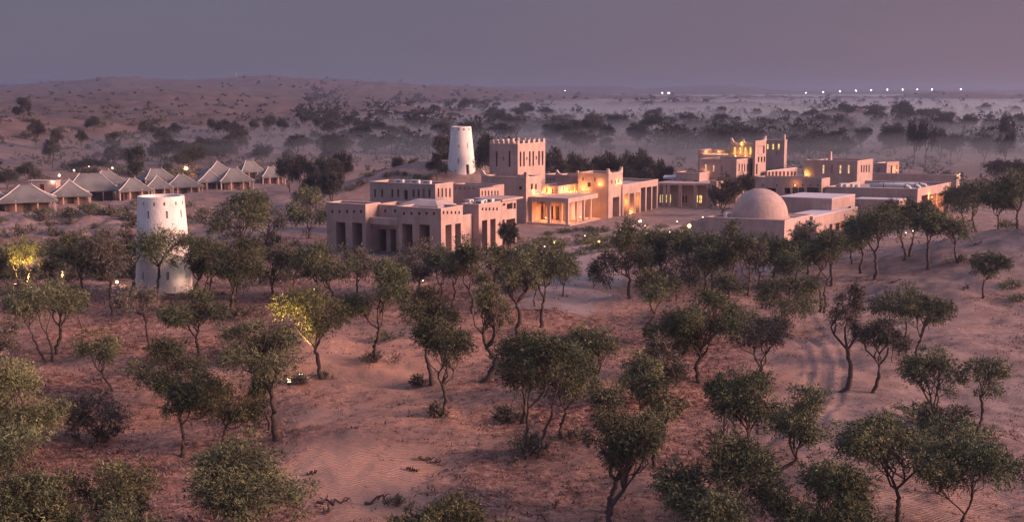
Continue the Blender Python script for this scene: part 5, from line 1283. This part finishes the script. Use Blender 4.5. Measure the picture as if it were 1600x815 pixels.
for a in ((914, 374, 0.6, 14, 'bright low lamp left of the small fire lamp on the garden path'), (936, 385, 0.7, 40, 'small orange fire lamp on the garden path', True, 0.22), (970, 366, 0.7, 12, 'white garden lamp left of the tilted bright one'), (1000, 353, 0.9, 30, 'largest tilted white lamp in the garden', False, 0.26),
          (1008, 358, 0.6, 8, 'small lamp just right of the largest white one'), (1010, 370, 0.6, 8, 'small lamp below the largest white one'), (1058, 352, 0.7, 10, 'lamp at the bend of the path before the wing'), (1077, 362, 1.0, 60, 'large orange fire lamp left of the domed house', True, 0.32), (1046, 367, 0.5, 6, 'tiny lamp left of the large orange fire lamp'),
          (1098, 344, 0.6, 15, 'white lamp at the end of the colonnade wing'), (851, 393, 0.8, 8, 'small bright lamp inside the tall broad tree crown'), (866, 385, 0.6, 5, 'faint lamp above the one in the broad crown'), (806, 396, 0.6, 5, 'faint lamp beside the villa terrace bushes'),
          (661, 444, 0.5, 12, 'white lamp on the sand before the villa porch'), (491, 458, 0.5, 12, 'single white lamp on the crest left of the villa'), (1095, 420, 0.8, 8, 'lamp in the dark belt of trees under the fire lamp'), (1348, 386, 0.9, 20, 'bright lamp under the dark trees before the flat-roofed house', False, 0.22),
          (1415, 370, 0.7, 14, 'white lamp between two dark trees before the hall'), (1426, 366, 0.6, 5, 'faint lamp right of the white one before the hall'), (1574, 330, 1.2, 22, 'tall yellow lamp behind the right dune', False, 0.22), (1574, 322, 2.2, 8, 'upper yellow lamp behind the right dune', False, 0.16),
          (1256, 409, 0.5, 5, 'faint lamp among the trees right of the dome'), (1578, 268, 1.0, 6, 'white lamp in the haze near the right edge', False, 0.25), (98, 441, 0.9, 40, 'white lamp between the glowing tree and the watchtower row', False, 0.2), (183, 448, 0.6, 20, 'white lamp left of the watchtower foot', False, 0.18),
          (291, 272, 1.5, 260, 'bright orange lamp glowing among the back tents', True, 0.5), (116, 272, 1.0, 6, 'white lamp behind the double-peaked tent', False, 0.25), (176, 268, 1.0, 6, 'white lamp right behind the double-peaked tent', False, 0.25), (139, 266, 1.0, 4, 'faint lamp in the thicket behind the tents', False, 0.18),
          (448, 275, 1.2, 6, 'white lamp among the dark clump behind the tents', False, 0.2), (93, 284, 1.6, 60, 'pinkish white lamp on the hut end behind the tents', False, 0.3)):
    garden_lamp(*a)
def uplight(bx, by, power, label, aim_h=3.0, dx=0.0, dy=0.4, col=(1.0, 0.60, 0.17), cone=95):
    g = hit(bx, by)
    t = empty('ground_uplight', tuple(g), label, 'lamp', 'ground uplights')
    mb = MB(); mb.lathe([(0.16, -0.1), (0.16, 0.16), (0.20, 0.2), (0.17, 0.22)], 12); mb.build('housing', M['dark_metal'], t)
    mb = MB(); mb.lathe([(0.165, 0.2), (0.10, 0.215), (0.005, 0.22)], 12); mb.build('lens', M['bulb'], t)
    l = bpy.data.lights.new('lamp_light', 'SPOT'); l.energy = power; l.color = col; l.spot_size = R(cone); l.spot_blend = 0.7; l.shadow_soft_size = 0.15
    o = bpy.data.objects.new('lamp_light', l); COL.objects.link(o); o.parent = t; o.location = (0, 0, 0.35)
    o.rotation_euler = Vector((dx, dy, aim_h)).to_track_quat('-Z', 'Y').to_euler()
uplight(48, 451, 3800, 'ground uplight right of the glowing tree', 3, -0.8, 0.3)
uplight(24, 446, 3200, 'ground uplight left of the glowing tree', 3, 0.6, 0.3)
uplight(452, 600, 900, 'ground uplight between the thick trunk and the dark shrub', 4, -0.4, 2.0)
uplight(470, 588, 12000, 'second ground uplight behind the thick trunk, aimed at the golden crown', 4.5, -0.45, 0.3, cone=66)
uplight(305, 462, 60, 'ground uplight at the right foot of the white watchtower', 2.0, -1.2, 0.3, (1.0, 0.8, 0.6))
uplight(224, 464, 50, 'ground uplight at the left foot of the white watchtower', 2.0, 0.9, 0.3, (1.0, 0.8, 0.6))

# far street lamps, a lit far building and the radio mast
for i, (x, y) in enumerate(((1259, 145), (1286, 144), (1312, 143), (1337, 142), (1361, 141), (1386, 140.3), (1410, 140), (1433, 139.6), (1456, 139.6), (1501, 139.6))):
    Y = 3300; p = atY(x, y, Y); g = float(height(p[0], Y))
    t = empty('street_lamp', (p[0], Y, g), ('%s street lamp of the far row on the hazy horizon' % ('leftmost', 'second', 'third', 'fourth', 'fifth', 'sixth', 'seventh', 'eighth', 'ninth', 'last and most separate')[i]), 'street lamp', 'far street lamps')
    h = p[2]-g; mb = MB(); mb.tube([(0, 0, 0), (0, 0, h-0.5)], [0.3, 0.2], 5); mb.tube([(0, 0, h-0.6), (0, -1.2, h-0.2)], 0.15, 5); mb.build('pole', M['dark_metal'], t)
    mb = MB(); mb.lathe([(0.01, h-1.0), (0.8, h-0.6), (1.0, h), (0.75, h+0.6), (0.01, h+1.0)], 8, (0, -1.5)); mb.build('bulb', M['bulb_far'], t)
for x, y, w, lab in ((1045, 145.5, 1.6, 'brightest far white lamp on the ridge above the wing'), (1035, 145.5, 1.0, 'faint far lamp left of the brightest one on the ridge'), (883, 142, 0.9, 'lone faint lamp on the far ridge above the fort')):
    Y = 3300; p = atY(x, y, Y); g = float(height(p[0], Y)); h = max(p[2]-g, 3)
    t = empty('ridge_lamp', (p[0], Y, g), lab, 'lamp', 'far lamps'); mb = MB(); mb.tube([(0, 0, 0), (0, 0, h)], 0.25, 5); mb.build('pole', M['dark_metal'], t)
    mb = MB(); mb.lathe([(0.01, h-w), (w, h), (0.01, h+w)], 8, (0, -1)); mb.build('bulb', M['bulb_far'], t)
Y = 2480; p = atY(369, 112, Y); g = float(height(p[0], Y))
t = empty('radio_mast', (p[0], Y, g), 'thin radio mast on the far left ridge', 'mast'); h = p[2]-g
mb = MB()
for dx, dy in ((-0.7, -0.7), (0.7, -0.7), (0, 0.8)): mb.tube([(dx, dy, -1), (dx*0.3, dy*0.3, h)], 0.16, 4)
for k in range(8):
    z = h*k/8; f = 1-0.7*k/8; mb.tube([(-0.7*f, -0.7*f, z), (0.7*f, -0.7*f, z+h/8)], 0.09, 4)
mb.build('lattice', M['metal'], t)

# ------------------------------------------------------------------ far wood: too many and too small to tell apart
def far_wood():
    rng = np.random.default_rng(17); V = []; TT = []
    for _ in range(1100):
        px, Yd = rng.uniform(470, 1640), F*24/rng.uniform(14, 112)
        xx = (px-800)/F*Yd; g = np.array([xx, Yd, float(height(xx, Yd))])
        if g[1] < 400 or noise(np.array([g[0]/90.0]), np.array([g[1]/150.0]), 15)[0] < 0.0: continue
        Hh = rng.uniform(4, 9); r = Hh*rng.uniform(0.4, 0.8); k = 5
        cen = g+np.column_stack([rng.normal(size=k)*r*0.5, rng.normal(size=k)*r*0.5, Hh*(0.35+0.45*rng.random(k))])
        lv, lf, lt = leaf_tris(cen, np.full(k, r*0.55), rng.random(k), 260, 1.5, rng, g+np.array([0, 0, Hh*0.5]), 0.8, 0.2, 0.5)
        V.append(lv); TT.append(lt)
        V.append(np.array([g+[-0.3, 0, -0.3], g+[0.3, 0, -0.3], g+[0, 0, Hh*0.7]])); TT.append(np.zeros(1))
    V = np.concatenate(V); o = link('far_wood', crown_mesh('far_wood', V, np.arange(len(V)).reshape(-1, 3), np.concatenate(TT), M['leaf_far']))
    tag(o, 'far-off scattered wood dissolving in the mist', 'wood', kind='stuff')
far_wood()
def hill_scrub():
    rng = np.random.default_rng(23); V = []; TT = []
    for _ in range(1700):
        px, Yd = rng.uniform(-30, 1640), 1/rng.uniform(1/2400, 1/335)
        xx = (px-800)/F*Yd; g = np.array([xx, Yd, float(height(xx, Yd))])
        if g[1] < 320 or noise(np.array([g[0]/60.0]), np.array([g[1]/90.0]), 25)[0] < -0.15: continue
        r = rng.uniform(0.6, 1.9)*(1+0.6*(rng.random() < 0.12)); k = 3
        cen = g+np.column_stack([rng.normal(size=k)*r*0.5, rng.normal(size=k)*r*0.5, r*(0.25+0.35*rng.random(k))])
        lv, lf, lt = leaf_tris(cen, np.full(k, r*0.55), rng.random(k), 70, max(0.5, g[1]/900), rng, g.copy(), 0.8, 0.0, 0.6)
        V.append(lv); TT.append(lt)
    V = np.concatenate(V); o = link('hill_scrub', crown_mesh('hill_scrub', V, np.arange(len(V)).reshape(-1, 3), np.concatenate(TT), M['leaf_far']))
    tag(o, 'dark scrub speckling the far dunes and the valley floor', 'scrub', kind='stuff')
hill_scrub()

# ------------------------------------------------------------------ haze over everything, and the mist lying low in the valley
def air(name, box, density, col, label):
    mb = MB(); mb.box(*box)
    hz = bpy.data.materials.new(name+'_air'); hz.use_nodes = True; ht = hz.node_tree; ht.nodes.clear()
    ho = ht.nodes.new('ShaderNodeOutputMaterial'); pv = ht.nodes.new('ShaderNodeVolumePrincipled')
    pv.inputs['Color'].default_value = col+(1,); pv.inputs['Density'].default_value = density; pv.inputs['Anisotropy'].default_value = 0.65
    ht.links.new(pv.outputs[0], ho.inputs['Volume'])
    tag(mb.build(name, hz), label, 'haze', kind='stuff')
air('haze', (-7000, 7000, -60, 9000, -12, 46), HAZE_DENSITY, (0.46, 0.54, 0.74), 'thin mauve dusk haze over the whole valley')
air('mist', (-6000, 6000, 330, 8000, -11, 9.0), MIST_DENSITY, (0.84, 0.93, 1.0), 'bank of low evening mist in the valley behind the buildings')
